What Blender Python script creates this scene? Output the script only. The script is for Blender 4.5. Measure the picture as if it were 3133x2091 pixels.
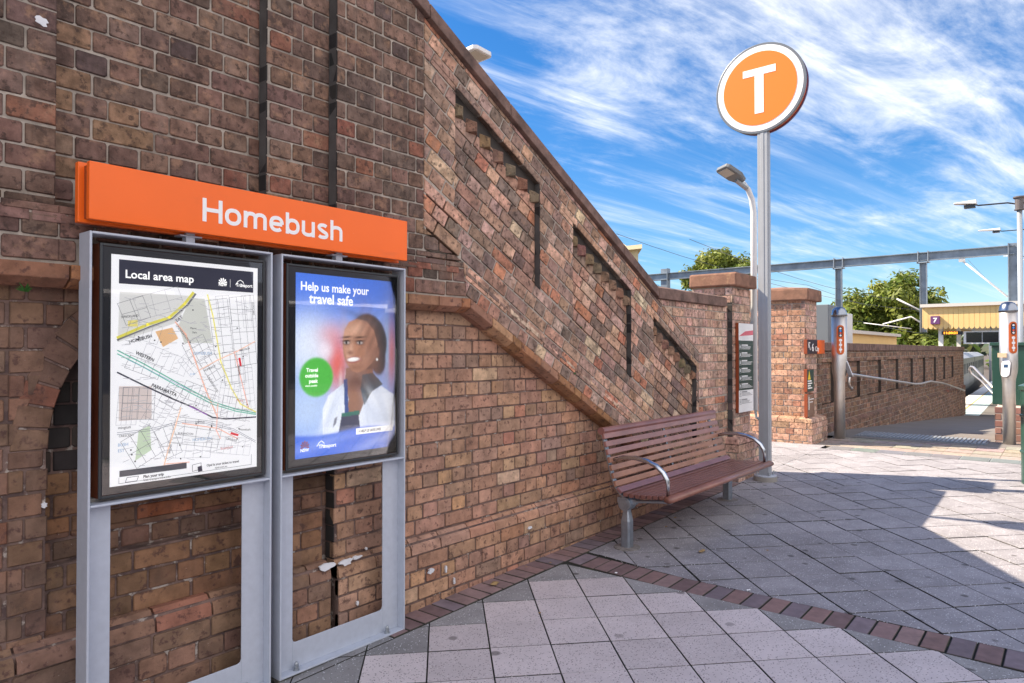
import bpy, math, random
from mathutils import Vector, Matrix
R = math.radians
sc = bpy.context.scene
rnd = random.Random(7)
for o in list(bpy.data.objects): bpy.data.objects.remove(o)

# ------------------------------------------------------------------ camera, sky, sun, exposure
YAW, PITCH, EYE = R(39.3), math.atan(27.5 / 2120), 1.494
cam_d = bpy.data.cameras.new('camera'); cam = bpy.data.objects.new('camera', cam_d)
sc.collection.objects.link(cam); sc.camera = cam
cam_d.sensor_width = 36; cam_d.lens = 24.36; cam_d.clip_start = .05; cam_d.clip_end = 3000
cam.location = (0, 0, EYE)
fw = Vector((math.cos(YAW) * math.cos(PITCH), math.sin(YAW) * math.cos(PITCH), math.sin(PITCH)))
cam.rotation_euler = fw.to_track_quat('-Z', 'Y').to_euler()

SUN_EL = R(43.5)
sun_h = Vector((-.36, .933, 0)).normalized()
sun_dir = Vector((sun_h.x * math.cos(SUN_EL), sun_h.y * math.cos(SUN_EL), math.sin(SUN_EL)))
sd = bpy.data.lights.new('sun', 'SUN'); so = bpy.data.objects.new('sun', sd); sc.collection.objects.link(so)
sd.energy = 5.0; sd.angle = R(.5); sd.color = (1, .85, .66)
so.rotation_euler = sun_dir.to_track_quat('Z', 'Y').to_euler(); so.location = (0, 0, 30)

w = bpy.data.worlds.new('World'); sc.world = w; w.use_nodes = True
nt = w.node_tree; N = nt.nodes; L = nt.links
for n in list(N): N.remove(n)
def nd(t, **k):
    n = N.new(t)
    for a, b in k.items(): setattr(n, a, b)
    return n
def mth(op, a, b=None, c=None):
    n = N.new('ShaderNodeMath'); n.operation = op
    for i, v in enumerate((a, b, c)):
        if v is None: continue
        if isinstance(v, (int, float)): n.inputs[i].default_value = v
        else: L.new(v, n.inputs[i])
    return n.outputs[0]
def ramp(fac, a, b, v0=0., v1=1.):
    n = N.new('ShaderNodeMapRange'); n.interpolation_type = 'SMOOTHSTEP'
    n.inputs[1].default_value = a; n.inputs[2].default_value = b; n.inputs[3].default_value = v0; n.inputs[4].default_value = v1
    L.new(fac, n.inputs[0]); return n.outputs[0]
sky = nd('ShaderNodeTexSky', sky_type='NISHITA', sun_disc=False)
sky.sun_elevation = SUN_EL; sky.sun_rotation = math.atan2(sun_h.x, sun_h.y)
sky.air_density = 1.0; sky.dust_density = .3; sky.ozone_density = 2.5; sky.altitude = 50
tc = nd('ShaderNodeTexCoord'); sep = nd('ShaderNodeSeparateXYZ'); L.new(tc.outputs['Generated'], sep.inputs[0])
zz = mth('ADD', mth('MAXIMUM', sep.outputs[2], 0), .12)
px, py = mth('DIVIDE', sep.outputs[0], zz), mth('DIVIDE', sep.outputs[1], zz)
ca, sa = math.cos(R(17)), math.sin(R(17))
uu = mth('SUBTRACT', mth('MULTIPLY', px, ca), mth('MULTIPLY', py, sa))     # along the streaks
vv = mth('ADD', mth('MULTIPLY', px, sa), mth('MULTIPLY', py, ca))
def noise(su, sv, off, detail=8, rough=.6, dist=.0, scale=1.):
    c = nd('ShaderNodeCombineXYZ'); L.new(mth('MULTIPLY', uu, su), c.inputs[0]); L.new(mth('MULTIPLY', vv, sv), c.inputs[1]); c.inputs[2].default_value = off
    n = nd('ShaderNodeTexNoise'); n.inputs['Scale'].default_value = scale; n.inputs['Detail'].default_value = detail
    n.inputs['Roughness'].default_value = rough; n.inputs['Distortion'].default_value = dist
    L.new(c.outputs[0], n.inputs['Vector']); return n.outputs['Fac']
def blob(cx, cy, r0, r1):
    dx, dy = mth('SUBTRACT', px, cx), mth('SUBTRACT', py, cy)
    d = mth('SQRT', mth('ADD', mth('MULTIPLY', dx, dx), mth('MULTIPLY', dy, dy)))
    return ramp(d, r0, r1, 1., 0.)
streak = ramp(noise(.55, 5.0, 3.1, 9, .60, .4), .44, .78)
fine = ramp(noise(1.4, 16., 8.3, 8, .66, .7), .40, .72)
big = noise(.7, 1.1, 5.2, 3, .5)
wisp = noise(1.5, 3.6, 1.7, 10, .66, .35)
mask = mth('MAXIMUM', blob(1.75, .42, .35, 1.0), mth('MULTIPLY', blob(3.4, -.1, .5, 1.6), .35))
heavy = ramp(mth('ADD', mth('MULTIPLY', mask, .19), mth('MULTIPLY', wisp, .90)), .46, .86)
cir = mth('MULTIPLY', mth('MULTIPLY', streak, mth('ADD', mth('MULTIPLY', fine, .7), .45)), ramp(big, .32, .52, .35, 1.))
cloud = mth('MINIMUM', mth('ADD', mth('MULTIPLY', cir, .78), mth('MULTIPLY', heavy, .93)), 1.)
cloud = mth('MULTIPLY', cloud, ramp(sep.outputs[2], .0, .10))
hs = nd('ShaderNodeHueSaturation'); hs.inputs['Saturation'].default_value = 1.36; hs.inputs['Value'].default_value = 1.0
L.new(sky.outputs[0], hs.inputs['Color'])
tint = nd('ShaderNodeMix', data_type='RGBA', blend_type='MULTIPLY'); tint.inputs[0].default_value = 1.; L.new(hs.outputs[0], tint.inputs[6]); tint.inputs[7].default_value = (.90, 1.02, 1.15, 1)
mix = nd('ShaderNodeMix', data_type='RGBA'); L.new(cloud, mix.inputs[0]); L.new(tint.outputs[2], mix.inputs[6])
mix.inputs[7].default_value = (8.2, 8.35, 8.6, 1)
# bright cloud added in the unseen sky behind the viewer to fill the shade
back = mth('ADD', mth('MULTIPLY', sep.outputs[1], -1.), mth('ADD', mth('MULTIPLY', sep.outputs[0], -.25), mth('MULTIPLY', mth('SUBTRACT', noise(.9, .9, 9.4, 5, .6), .5), .9)))
fill_cloud = mth('MULTIPLY', ramp(back, .16, .50), ramp(sep.outputs[2], .0, .06))
mix2 = nd('ShaderNodeMix', data_type='RGBA'); L.new(fill_cloud, mix2.inputs[0]); L.new(mix.outputs[2], mix2.inputs[6]); mix2.inputs[7].default_value = (10.8, 10.4, 10.6, 1)
bg = nd('ShaderNodeBackground'); bg.inputs[1].default_value = .067
L.new(mix2.outputs[2], bg.inputs[0]); wo = nd('ShaderNodeOutputWorld'); L.new(bg.outputs[0], wo.inputs[0])

sc.view_settings.view_transform = 'Standard'; sc.view_settings.look = 'None'
sc.view_settings.exposure = 1.25; sc.view_settings.gamma = 1
try: sc.view_settings.use_curve_mapping = False
except Exception: pass
sc.cycles.max_bounces = 6; sc.cycles.diffuse_bounces = 4; sc.cycles.use_denoising = True

# ------------------------------------------------------------------ ground height
def gz(x, y):
    if x < 11.9: return .0201 * x - .0039 * y
    pts = [(11.9, .222), (12.5, .175), (16, -.03), (21.7, -.35), (27.5, -.68), (400, -.68)]
    for (a, za), (b, zb) in zip(pts, pts[1:]):
        if x <= b: return za + (zb - za) * (x - a) / (b - a)
    return -.68

# ------------------------------------------------------------------ materials
MATS = {}
def mat(name, col=(.5, .5, .5), rough=.6, metal=0., attr=False, var=.0, vscale=8., bump=0., bscale=60., spots=None, coat=0., emit=None, stain=None, alpha=None, trans=0., spec=.5, speck=None, streaks=None):
    if name in MATS: return MATS[name]
    m = bpy.data.materials.new(name); m.use_nodes = True; t = m.node_tree; ns = t.nodes; ls = t.links
    b = ns['Principled BSDF']; b.inputs['Roughness'].default_value = rough; b.inputs['Metallic'].default_value = metal
    b.inputs['Specular IOR Level'].default_value = spec
    b.inputs['Base Color'].default_value = (*col, 1)
    if coat: b.inputs['Coat Weight'].default_value = coat; b.inputs['Coat Roughness'].default_value = .08
    if trans: b.inputs['Transmission Weight'].default_value = trans
    cur = None
    if attr:
        a = ns.new('ShaderNodeAttribute'); a.attribute_name = 'Col'; cur = a.outputs['Color']
    def nz(scale, detail=5, rgh=.6, sx=None):
        g = ns.new('ShaderNodeTexCoord'); n = ns.new('ShaderNodeTexNoise'); n.inputs['Scale'].default_value = scale
        n.inputs['Detail'].default_value = detail; n.inputs['Roughness'].default_value = rgh
        if sx:
            mp = ns.new('ShaderNodeMapping'); mp.inputs['Scale'].default_value = sx; ls.new(g.outputs['Object'], mp.inputs[0]); ls.new(mp.outputs[0], n.inputs['Vector'])
        else: ls.new(g.outputs['Object'], n.inputs['Vector'])
        return n.outputs['Fac']
    def mr(f, a, b_, c=0., d=1.):
        n = ns.new('ShaderNodeMapRange'); n.inputs[1].default_value = a; n.inputs[2].default_value = b_; n.inputs[3].default_value = c; n.inputs[4].default_value = d
        ls.new(f, n.inputs[0]); return n.outputs[0]
    def mixc(f, A, B, mode='MIX'):
        n = ns.new('ShaderNodeMix'); n.data_type = 'RGBA'; n.blend_type = mode
        if isinstance(f, float): n.inputs[0].default_value = f
        else: ls.new(f, n.inputs[0])
        for i, v in ((6, A), (7, B)):
            if isinstance(v, tuple): n.inputs[i].default_value = (*v, 1)
            else: ls.new(v, n.inputs[i])
        return n.outputs[2]
    if cur is None: cur = col
    if var:
        f = mr(nz(vscale), .3, .7, 1 - var, 1 + var)
        c = ns.new('ShaderNodeCombineColor')
        for i in range(3): ls.new(f, c.inputs[i])
        cur = mixc(1., cur, c.outputs[0], 'MULTIPLY')
    for s in (stain or []):          # (scale, lo, hi, colour, amount[, stretch])
        f = mr(nz(s[0], 7, .65, s[5] if len(s) > 5 else None), s[1], s[2], 0., s[4])
        cur = mixc(f, cur, s[3])
    if speck:                        # fine aggregate: (scale, threshold, colour, amount)
        for (scl, th, c3, am) in speck:
            g = ns.new('ShaderNodeTexCoord'); v = ns.new('ShaderNodeTexVoronoi'); v.inputs['Scale'].default_value = scl
            ls.new(g.outputs['Object'], v.inputs['Vector'])
            s2 = ns.new('ShaderNodeSeparateColor'); ls.new(v.outputs['Color'], s2.inputs[0])
            f1 = mr(s2.outputs[0], th, th + .02, 0., am); f2 = mr(v.outputs['Distance'], .3, .45, 1., 0.)
            mm = ns.new('ShaderNodeMath'); mm.operation = 'MULTIPLY'; ls.new(f1, mm.inputs[0]); ls.new(f2, mm.inputs[1])
            cur = mixc(mm.outputs[0], cur, c3)
    if not isinstance(cur, tuple): ls.new(cur, b.inputs['Base Color'])
    if bump:
        bn = ns.new('ShaderNodeBump'); bn.inputs['Strength'].default_value = bump; bn.inputs['Distance'].default_value = .004
        ls.new(nz(bscale, 6, .7), bn.inputs['Height']); ls.new(bn.outputs[0], b.inputs['Normal'])
    if emit:
        b.inputs['Emission Color'].default_value = (*emit[0], 1); b.inputs['Emission Strength'].default_value = emit[1]
    MATS[name] = m; return m

M_BRICK = mat('brick', attr=True, rough=.88, var=.44, vscale=19, bump=1., bscale=70, spec=.22,
    stain=[(5, .52, .72, (.05, .038, .034), .6), (34, .54, .62, (.06, .04, .034), .75), (15, .55, .66, (.42, .25, .16), .5), (2.2, .54, .72, (.30, .22, .18), .35, (3, 3, .5)), (90, .66, .72, (.45, .36, .30), .5)])
M_BRICKLOW = mat('brick_weathered', attr=True, rough=.9, var=.30, vscale=13, bump=1., bscale=60, spec=.22,
    stain=[(30, .55, .64, (.085, .045, .042), .75), (4, .53, .74, (.09, .068, .055), .55), (11, .60, .78, (.40, .22, .11), .35), (2.5, .56, .72, (.33, .21, .16), .4, (3, 3, .6)), (75, .68, .72, (.62, .55, .5), .6)])
M_MORTAR = mat('mortar', (.40, .35, .30), .95, var=.3, vscale=14, bump=.8, bscale=120, stain=[(4, .5, .7, (.10, .085, .075), .65)])
M_MORTARLOW = mat('mortar_weathered', (.19, .125, .105), .95, var=.35, vscale=10, bump=.9, bscale=110, stain=[(9, .48, .6, (.07, .045, .045), .75), (17, .57, .64, (.50, .45, .40), .8)])
M_SOOT = mat('soot_brick', (.020, .019, .020), .7, var=.3, bump=.5, bscale=60)
M_COPE = mat('coping_stone', (.17, .105, .086), .9, var=.5, vscale=9, bump=1., bscale=30, stain=[(3, .55, .75, (.035, .03, .03), .7), (11, .66, .74, (.35, .30, .26), .5)])
M_SAND = mat('sandstone', (.24, .125, .085), .9, var=.35, vscale=5, bump=.8, bscale=35, stain=[(4, .5, .7, (.07, .045, .04), .8), (9, .60, .72, (.42, .27, .15), .7)])
M_STEEL = mat('painted_steel', (.50, .54, .62), .45, .15, var=.05, vscale=30, bump=.05, bscale=300)
M_GALV = mat('galvanised_steel', (.40, .43, .46), .42, .75, var=.14, vscale=40, bump=.1, bscale=120)
M_BRUSH = mat('brushed_steel', (.66, .64, .62), .46, 1., var=.05, vscale=20)
M_ORANGE = mat('orange_panel', (1., .155, .006), .42, var=.05, vscale=2.2, coat=.12, bump=.04, bscale=12, stain=[(2.5, .58, .8, (.70, .13, .03), .45, (1, 1, 4)), (60, .70, .74, (.95, .45, .25), .5)])
M_WHITE = mat('white_film', (.92, .92, .92), .5)
M_BLACK = mat('black_board', (.012, .016, .028), .35)
M_CASE = mat('case_side', (.20, .045, .015), .45)
M_DARKM = mat('dark_metal', (.06, .065, .07), .4, .5)
M_BENCH = mat('bench_slat', (.27, .115, .082), .34, attr=True, var=.22, vscale=5, bump=.06, bscale=200, coat=.15, spec=.5, stain=[(5, .6, .8, (.40, .20, .13), .6, (.5, 14, 14)), (9, .6, .7, (.12, .05, .04), .5, (.4, 30, 30))])
M_TILE = mat('paver', attr=True, rough=.75, var=.18, vscale=5, bump=.35, bscale=220, spec=.3,
    stain=[(.8, .50, .72, (.13, .12, .12), .5), (5, .60, .76, (.10, .09, .09), .4), (30, .66, .74, (.5, .5, .5), .25)], speck=[(130, .88, (.80, .82, .86), .85), (150, .86, (.06, .06, .07), .6), (17, .955, (.07, .065, .065), .75)])
M_TILEL = mat('terrazzo_paver', attr=True, rough=.7, var=.08, vscale=5, bump=.35, bscale=220, spec=.3,
    stain=[(1.7, .58, .78, (.16, .14, .14), .3)], speck=[(120, .72, (.10, .075, .085), .8), (150, .94, (.85, .84, .83), .8), (15, .965, (.10, .09, .09), .7)])
M_BAND = mat('paving_brick', attr=True, rough=.85, var=.2, vscale=14, bump=.5, bscale=120, stain=[(4, .55, .75, (.06, .05, .05), .5)])
M_GAP = mat('paver_joint', (.022, .024, .020), 1., stain=[(5, .52, .62, (.05, .075, .02), .8)])
M_CONC = mat('concrete', (.30, .28, .255), .9, var=.15, vscale=3, bump=.4, bscale=80, stain=[(1, .55, .8, (.18, .17, .16), .5)])
M_ASPH = mat('asphalt', (.13, .12, .115), .95, var=.15, vscale=2, bump=.4, bscale=200)
M_GLASS = mat('display_glass', (1, 1, 1), .03, trans=1.)
M_LEAF = mat('dry_leaf', (.35, .23, .10), .8)

# ------------------------------------------------------------------ object helpers
def tag(o, label=None, cat=None, group=None, kind=None):
    if label: o['label'] = label
    if cat: o['category'] = cat
    if group: o['group'] = group
    if kind: o['kind'] = kind
    return o
def empty(name, loc, label, cat, group=None):
    o = bpy.data.objects.new(name, None); sc.collection.objects.link(o); o.location = loc; o.empty_display_size = .1
    return tag(o, label, cat, group)
def wloc(o):
    v = Vector(o.location)
    while o.parent: o = o.parent; v += Vector(o.location)
    return v
class MB:
    def __init__(s): s.v = []; s.f = []; s.c = []; s.m = []; s.sm = []; s.cur = (.5, .5, .5); s.mi = 0; s.smooth = False
    def vert(s, p, c=None): s.v.append(tuple(p)); s.c.append(c or s.cur); return len(s.v) - 1
    def face(s, ids): s.f.append(tuple(ids)); s.m.append(s.mi); s.sm.append(s.smooth)
    def poly(s, pts, c=None): s.face([s.vert(p, c) for p in pts])
    def box(s, a, b, bev=0):
        (x0, y0, z0), (x1, y1, z1) = a, b
        s.hexa([(x0, y0, z0), (x1, y0, z0), (x1, y1, z0), (x0, y1, z0), (x0, y0, z1), (x1, y0, z1), (x1, y1, z1), (x0, y1, z1)])
    def hexa(s, P):
        i = [s.vert(p) for p in P]
        for q in ((0, 3, 2, 1), (4, 5, 6, 7), (0, 1, 5, 4), (1, 2, 6, 5), (2, 3, 7, 6), (3, 0, 4, 7)): s.face([i[k] for k in q])
    def prism(s, base, off):
        n = len(base); a = [s.vert(p) for p in base]; b = [s.vert(Vector(p) + Vector(off)) for p in base]
        s.face(a[::-1]); s.face(b)
        for k in range(n): s.face((a[k], a[(k + 1) % n], b[(k + 1) % n], b[k]))
    def rings(s, rr, cap=True, closed=True):
        ids = [[s.vert(p) for p in r] for r in rr]; n = len(rr[0])
        for A, B in zip(ids, ids[1:]):
            for k in range(n if closed else n - 1): s.face((A[k], A[(k + 1) % n], B[(k + 1) % n], B[k]))
        if cap: s.face(ids[0][::-1]); s.face(ids[-1])
    def lathe(s, cx, cy, prof, n=24, axis='z'):
        s.rings([[(cx + r * math.cos(2 * math.pi * k / n), cy + r * math.sin(2 * math.pi * k / n), z) for k in range(n)] for r, z in prof])
    def tube(s, path, r, n=10, cap=True, sx=1.):
        P = [Vector(p) for p in path]; rr = []; up = None
        for i, p in enumerate(P):
            t = (P[min(i + 1, len(P) - 1)] - P[max(i - 1, 0)]).normalized()
            if up is None: up = Vector((0, 0, 1)) if abs(t.z) < .9 else Vector((0, 1, 0))
            a = t.cross(up).normalized(); b = a.cross(t).normalized(); up = b
            q = r[i] if isinstance(r, (list, tuple)) else r
            rr.append([p + a * q * math.cos(2 * math.pi * k / n) * sx + b * q * math.sin(2 * math.pi * k / n) for k in range(n)])
        s.rings(rr, cap)
    def bar(s, a, b, wd, ht, up=(0, 0, 1)):
        a, b = Vector(a), Vector(b); t = (b - a).normalized(); u = Vector(up)
        sd_ = t.cross(u).normalized() * wd / 2; u2 = sd_.cross(t).normalized() * ht / 2
        s.hexa([a - sd_ - u2, a + sd_ - u2, b + sd_ - u2, b - sd_ - u2, a - sd_ + u2, a + sd_ + u2, b + sd_ + u2, b - sd_ + u2])
    def build(s, name, mats, parent=None, loc=None, bevel=0, recalc=True):
        if not isinstance(mats, (list, tuple)): mats = [mats]
        if parent is not None: base = wloc(parent); loc = Vector((0, 0, 0))
        else:
            if loc is None:
                xs, ys, zs = zip(*s.v); loc = Vector(((min(xs) + max(xs)) / 2, (min(ys) + max(ys)) / 2, min(zs)))
            base = Vector(loc)
        me = bpy.data.meshes.new(name)
        me.from_pydata([tuple(Vector(p) - base) for p in s.v], [], s.f)
        for m in mats: me.materials.append(m)
        me.polygons.foreach_set('material_index', s.m); me.polygons.foreach_set('use_smooth', s.sm)
        a = me.color_attributes.new('Col', 'FLOAT_COLOR', 'POINT')
        a.data.foreach_set('color', [x for c in s.c for x in (c[0], c[1], c[2], 1.)])
        if recalc:
            import bmesh
            bm = bmesh.new(); bm.from_mesh(me); bmesh.ops.recalc_face_normals(bm, faces=bm.faces); bm.to_mesh(me); bm.free()
        me.update()
        o = bpy.data.objects.new(name, me); sc.collection.objects.link(o)
        if parent is not None: o.parent = parent
        else: o.location = loc
        if bevel:
            bv = o.modifiers.new('bevel', 'BEVEL'); bv.width = bevel; bv.segments = 2; bv.limit_method = 'ANGLE'; bv.angle_limit = R(40)
        return o
def text(body, size, P, U, V, material, parent, name='lettering', depth=.0008, align='LEFT', sx=1., bold=0., space=1.):
    """real lettering, a thin solid: size = cap height; P = baseline start"""
    c = bpy.data.curves.new(name, 'FONT'); c.body = body; c.size = size / .70; c.extrude = depth; c.align_x = align
    c.offset = bold; c.space_character = space; c.resolution_u = 3
    o = bpy.data.objects.new('tmp', c); sc.collection.objects.link(o)
    me = bpy.data.meshes.new_from_object(o.evaluated_get(bpy.context.evaluated_depsgraph_get()))
    bpy.data.objects.remove(o); bpy.data.curves.remove(c)
    me.name = name; U = Vector(U).normalized(); V = Vector(V).normalized(); W = U.cross(V); P = Vector(P); base = wloc(parent)
    for v in me.vertices: v.co = P + U * v.co.x * sx + V * v.co.y + W * v.co.z - base
    me.materials.clear(); me.materials.append(material)
    ob = bpy.data.objects.new(name, me); sc.collection.objects.link(ob); ob.parent = parent
    return ob
def join_texts(obs, name):
    """several lettering meshes of one sheet become one part"""
    import bmesh
    bm = bmesh.new(); mats = []; base = obs[0]
    for o in obs:
        n0 = len(bm.faces); bm.from_mesh(o.data); bm.faces.ensure_lookup_table()
        m = o.data.materials[0]
        if m not in mats: mats.append(m)
        for f in bm.faces[n0:]: f.material_index = mats.index(m)
    me = bpy.data.meshes.new(name); bm.to_mesh(me); bm.free()
    for m in mats: me.materials.append(m)
    p = base.parent
    for o in obs: bpy.data.objects.remove(o)
    o = bpy.data.objects.new(name, me); sc.collection.objects.link(o); o.parent = p
    return o

# ------------------------------------------------------------------ brick laying
def clip(poly, reg):
    out = poly
    n = len(reg)
    for i in range(n):
        (ax, ay), (bx, by) = reg[i], reg[(i + 1) % n]
        res = []
        if not out: return []
        for j in range(len(out)):
            p, q = out[j], out[(j + 1) % len(out)]
            dp = (bx - ax) * (p[1] - ay) - (by - ay) * (p[0] - ax); dq = (bx - ax) * (q[1] - ay) - (by - ay) * (q[0] - ax)
            if dp >= 0: res.append(p)
            if (dp >= 0) != (dq >= 0):
                t = dp / (dp - dq); res.append((p[0] + (q[0] - p[0]) * t, p[1] + (q[1] - p[1]) * t))
        out = res
    return out
def area(p): return .5 * sum(p[i][0] * p[(i + 1) % len(p)][1] - p[(i + 1) % len(p)][0] * p[i][1] for i in range(len(p)))
def ccw(p): return p if area(p) > 0 else p[::-1]
def slab(mb, poly, pos, d0, inset=.004, tilt=.0015, col=None, edge=None):
    """a worn block: outline at depth -d0, bevelled face near 0"""
    if len(poly) < 3 or area(poly) < 6e-4: return
    xs = [p[0] for p in poly]; ys = [p[1] for p in poly]; w_, h_ = max(xs) - min(xs), max(ys) - min(ys)
    if min(w_, h_) < .014: return
    cx, cy = sum(xs) / len(xs), sum(ys) / len(ys)
    k = 1 - 2 * inset / max(w_, .03), 1 - 2 * inset / max(h_, .03)
    a, b, c = rnd.uniform(-tilt, tilt), rnd.uniform(-tilt, tilt) / max(w_, .1), rnd.uniform(-tilt, tilt) / max(h_, .1)
    ec = edge or (tuple(q_ * .62 for q_ in col) if col else None)
    r0 = [mb.vert(pos(x, y, -d0), ec) for x, y in poly]
    r1 = [mb.vert(pos(x, y, -inset * .8 + a), ec) for x, y in poly]
    r2 = [mb.vert(pos(cx + (x - cx) * k[0], cy + (y - cy) * k[1], a + b * (x - cx) + c * (y - cy)), col) for x, y in poly]
    n = len(poly)
    for A, B in ((r0, r1), (r1, r2)):
        for i in range(n): mb.face((A[i], A[(i + 1) % n], B[(i + 1) % n], B[i]))
    mb.face(r2)
UP = [((.168, .105, .083), 9), ((.138, .092, .076), 6), ((.108, .077, .067), 1.6), ((.22, .10, .072), 1.6), ((.25, .16, .105), 1.0), ((.205, .130, .102), 3), ((.185, .118, .096), 4)]
SLP = [((.21, .130, .095), 5), ((.165, .110, .088), 4), ((.12, .085, .072), 3), ((.30, .185, .135), 2.4), ((.25, .115, .075), 1.5), ((.34, .24, .17), 1.0), ((.25, .17, .14), 2)]
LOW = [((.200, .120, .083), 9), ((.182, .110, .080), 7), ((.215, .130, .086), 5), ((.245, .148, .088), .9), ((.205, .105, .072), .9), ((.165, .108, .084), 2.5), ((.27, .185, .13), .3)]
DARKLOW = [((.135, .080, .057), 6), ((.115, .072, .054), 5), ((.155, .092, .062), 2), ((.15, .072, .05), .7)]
PINK = [((.30, .20, .165), 6), ((.26, .165, .13), 4), ((.34, .225, .175), 3), ((.20, .14, .12), 1.5)]
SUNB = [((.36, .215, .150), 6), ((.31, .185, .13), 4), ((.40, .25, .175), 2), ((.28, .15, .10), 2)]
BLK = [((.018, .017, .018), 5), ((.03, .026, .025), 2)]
KB = 1.35
def tone(pal, k): return [(tuple(c * k for c in a), w_) for a, w_ in pal]
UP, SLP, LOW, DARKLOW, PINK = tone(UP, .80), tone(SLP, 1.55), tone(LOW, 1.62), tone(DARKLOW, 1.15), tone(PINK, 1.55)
def pick(pal):
    t = rnd.uniform(0, sum(w for _, w in pal))
    for c, w_ in pal:
        t -= w_
        if t <= 0: break
    k = rnd.uniform(.86, 1.15) * (KB if c[0] > .05 else 1); m_ = sum(c) / 3; return tuple(max(.01, min(.7, (m_ + (x - m_) * 1.06) * k * rnd.uniform(.95, 1.05))) for x in c)
def lay(mb, pos, regs, pal, d0=.007, ch=.086, phase=0., uph=0., joint=.0088, bl=.24, bond='e', jit=.0025, cut=.006):
    regs = [ccw(r) for r in regs]
    u0 = min(p[0] for r in regs for p in r); u1 = max(p[0] for r in regs for p in r)
    v0 = min(p[1] for r in regs for p in r); v1 = max(p[1] for r in regs for p in r)
    r = math.floor((v0 - phase) / ch)
    while phase + r * ch < v1:
        va, vb = phase + r * ch + joint / 2, phase + (r + 1) * ch - joint / 2
        head = (r % 2 == 0) if bond == 'e' else False
        Lb = bl / 2 if head else bl
        off = (bl / 4 if head else (0 if bond == 'e' else (r % 2) * bl / 2)) + uph
        k = math.floor((u0 - off) / Lb) - 1
        while off + k * Lb < u1:
            a, b = off + k * Lb + joint / 2, off + (k + 1) * Lb - joint / 2
            col = pick(pal); j = lambda: rnd.uniform(-jit, jit); c = cut * rnd.uniform(.4, 1.3)
            ja, jb, jc, jd = j(), j(), j(), j()
            poly = [(a + ja, va + c + jc), (a + c + ja, va + jc), (b - c + jb, va + jd), (b + jb, va + c + jd),
                    (b + jb, vb - c + jc), (b - c + jb, vb + jd), (a + c + ja, vb + jd), (a + ja, vb - c + jc)]
            for g in regs: slab(mb, clip(poly, g), pos, d0, col=col)
            k += 1
        r += 1
def bed(mb, pos, reg, depth, front=-.006):
    reg = ccw(reg); n = len(reg)
    a = [mb.vert(pos(x, y, front)) for x, y in reg]; b = [mb.vert(pos(x, y, -depth)) for x, y in reg]
    mb.face(a); mb.face(b[::-1])
    for k in range(n): mb.face((b[k], b[(k + 1) % n], a[(k + 1) % n], a[k]))
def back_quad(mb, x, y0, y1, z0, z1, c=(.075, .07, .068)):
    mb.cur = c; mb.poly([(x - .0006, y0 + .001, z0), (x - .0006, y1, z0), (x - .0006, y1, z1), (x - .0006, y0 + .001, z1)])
def XZ(D): return lambda u, v, w: (u, D - w, v)                       # wall facing -y
def YZ(X): return lambda u, v, w: (X - w, u, v)                       # face looking towards -x ; u = y
SL = .516; AN = math.atan(SL)
def SLOPE(D):                                                         # courses that run down the stair slope: u along, v across
    c, s_ = math.cos(AN), math.sin(AN)
    return lambda u, v, w: (u * c + v * s_, D - w, -u * s_ + v * c)
def toS(x, z): c, s_ = math.cos(AN), math.sin(AN); return (x * c - z * s_, x * s_ + z * c)
def S(s, x): return (x, s - SL * x)                                   # point on the slope line of intercept s

# ================================================================== STAIR WALL
BASE_Z = -.05
wall = empty('brick_wall', (3.5, 3.1, 0), 'tall brown brick stair wall with sloping coping and recessed dog-tooth panels, behind the bench and sign frames', 'wall')
bk = MB(); mo = MB(); lo = MB(); lm = MB(); soot_and_shade = MB()
YL, YF, YM, YS, YB, YW = 2.93, 2.99, 2.93, 2.87, 2.855, 2.93
top = lambda x: 4.906 - SL * x if x < 5.504 else 2.066
HI = 4.3
# horizontal courses of the upper wall
lay(bk, XZ(YL), [[(-1.6, 2.03), (.91, 2.03), (.91, HI), (-1.6, HI)]], UP, d0=.06, uph=.03)
lay(bk, XZ(YF), [[(.91, 2.03), (1.768, 2.03), (1.768, HI - .3), (.91, HI - .3)]], UP, uph=.09)
lay(bk, XZ(YM), [[(1.768, 2.03), (2.118, 2.03), (2.118, HI - .4), (1.768, HI - .4)]], UP, uph=.045)
lay(bk, XZ(YS), [[(2.118, 2.03), (2.72, 2.03), (2.72, 3.50), (2.118, 3.81)], [(2.72, 2.03), (3.03, 2.03), (2.72, 2.19)]], UP, uph=.02)
for D, x0, x1 in ((YL, -6, .91), (YF, .90, 1.77), (YM, 1.772, 2.122), (YS, 2.122, 2.74)):
    bed(mo, XZ(D), [(x0, 2.0), (x1, 2.0), (x1, 4.80 - SL * x1), (x0, 4.80 - SL * x0)], .3)
for D, x in ((YM, 1.768), (YS, 2.118)):                              # dark returns of the two steps
    lay(soot_and_shade, YZ(x), [[(D, 2.03), (D + .062, 2.03), (D + .062, HI - .3), (D, HI - .3)]], BLK, bl=.24, bond='s', uph=D - .04, d0=.004, joint=.008); back_quad(soot_and_shade, x, D, D + .062, 2.03, HI - .3)
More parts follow.
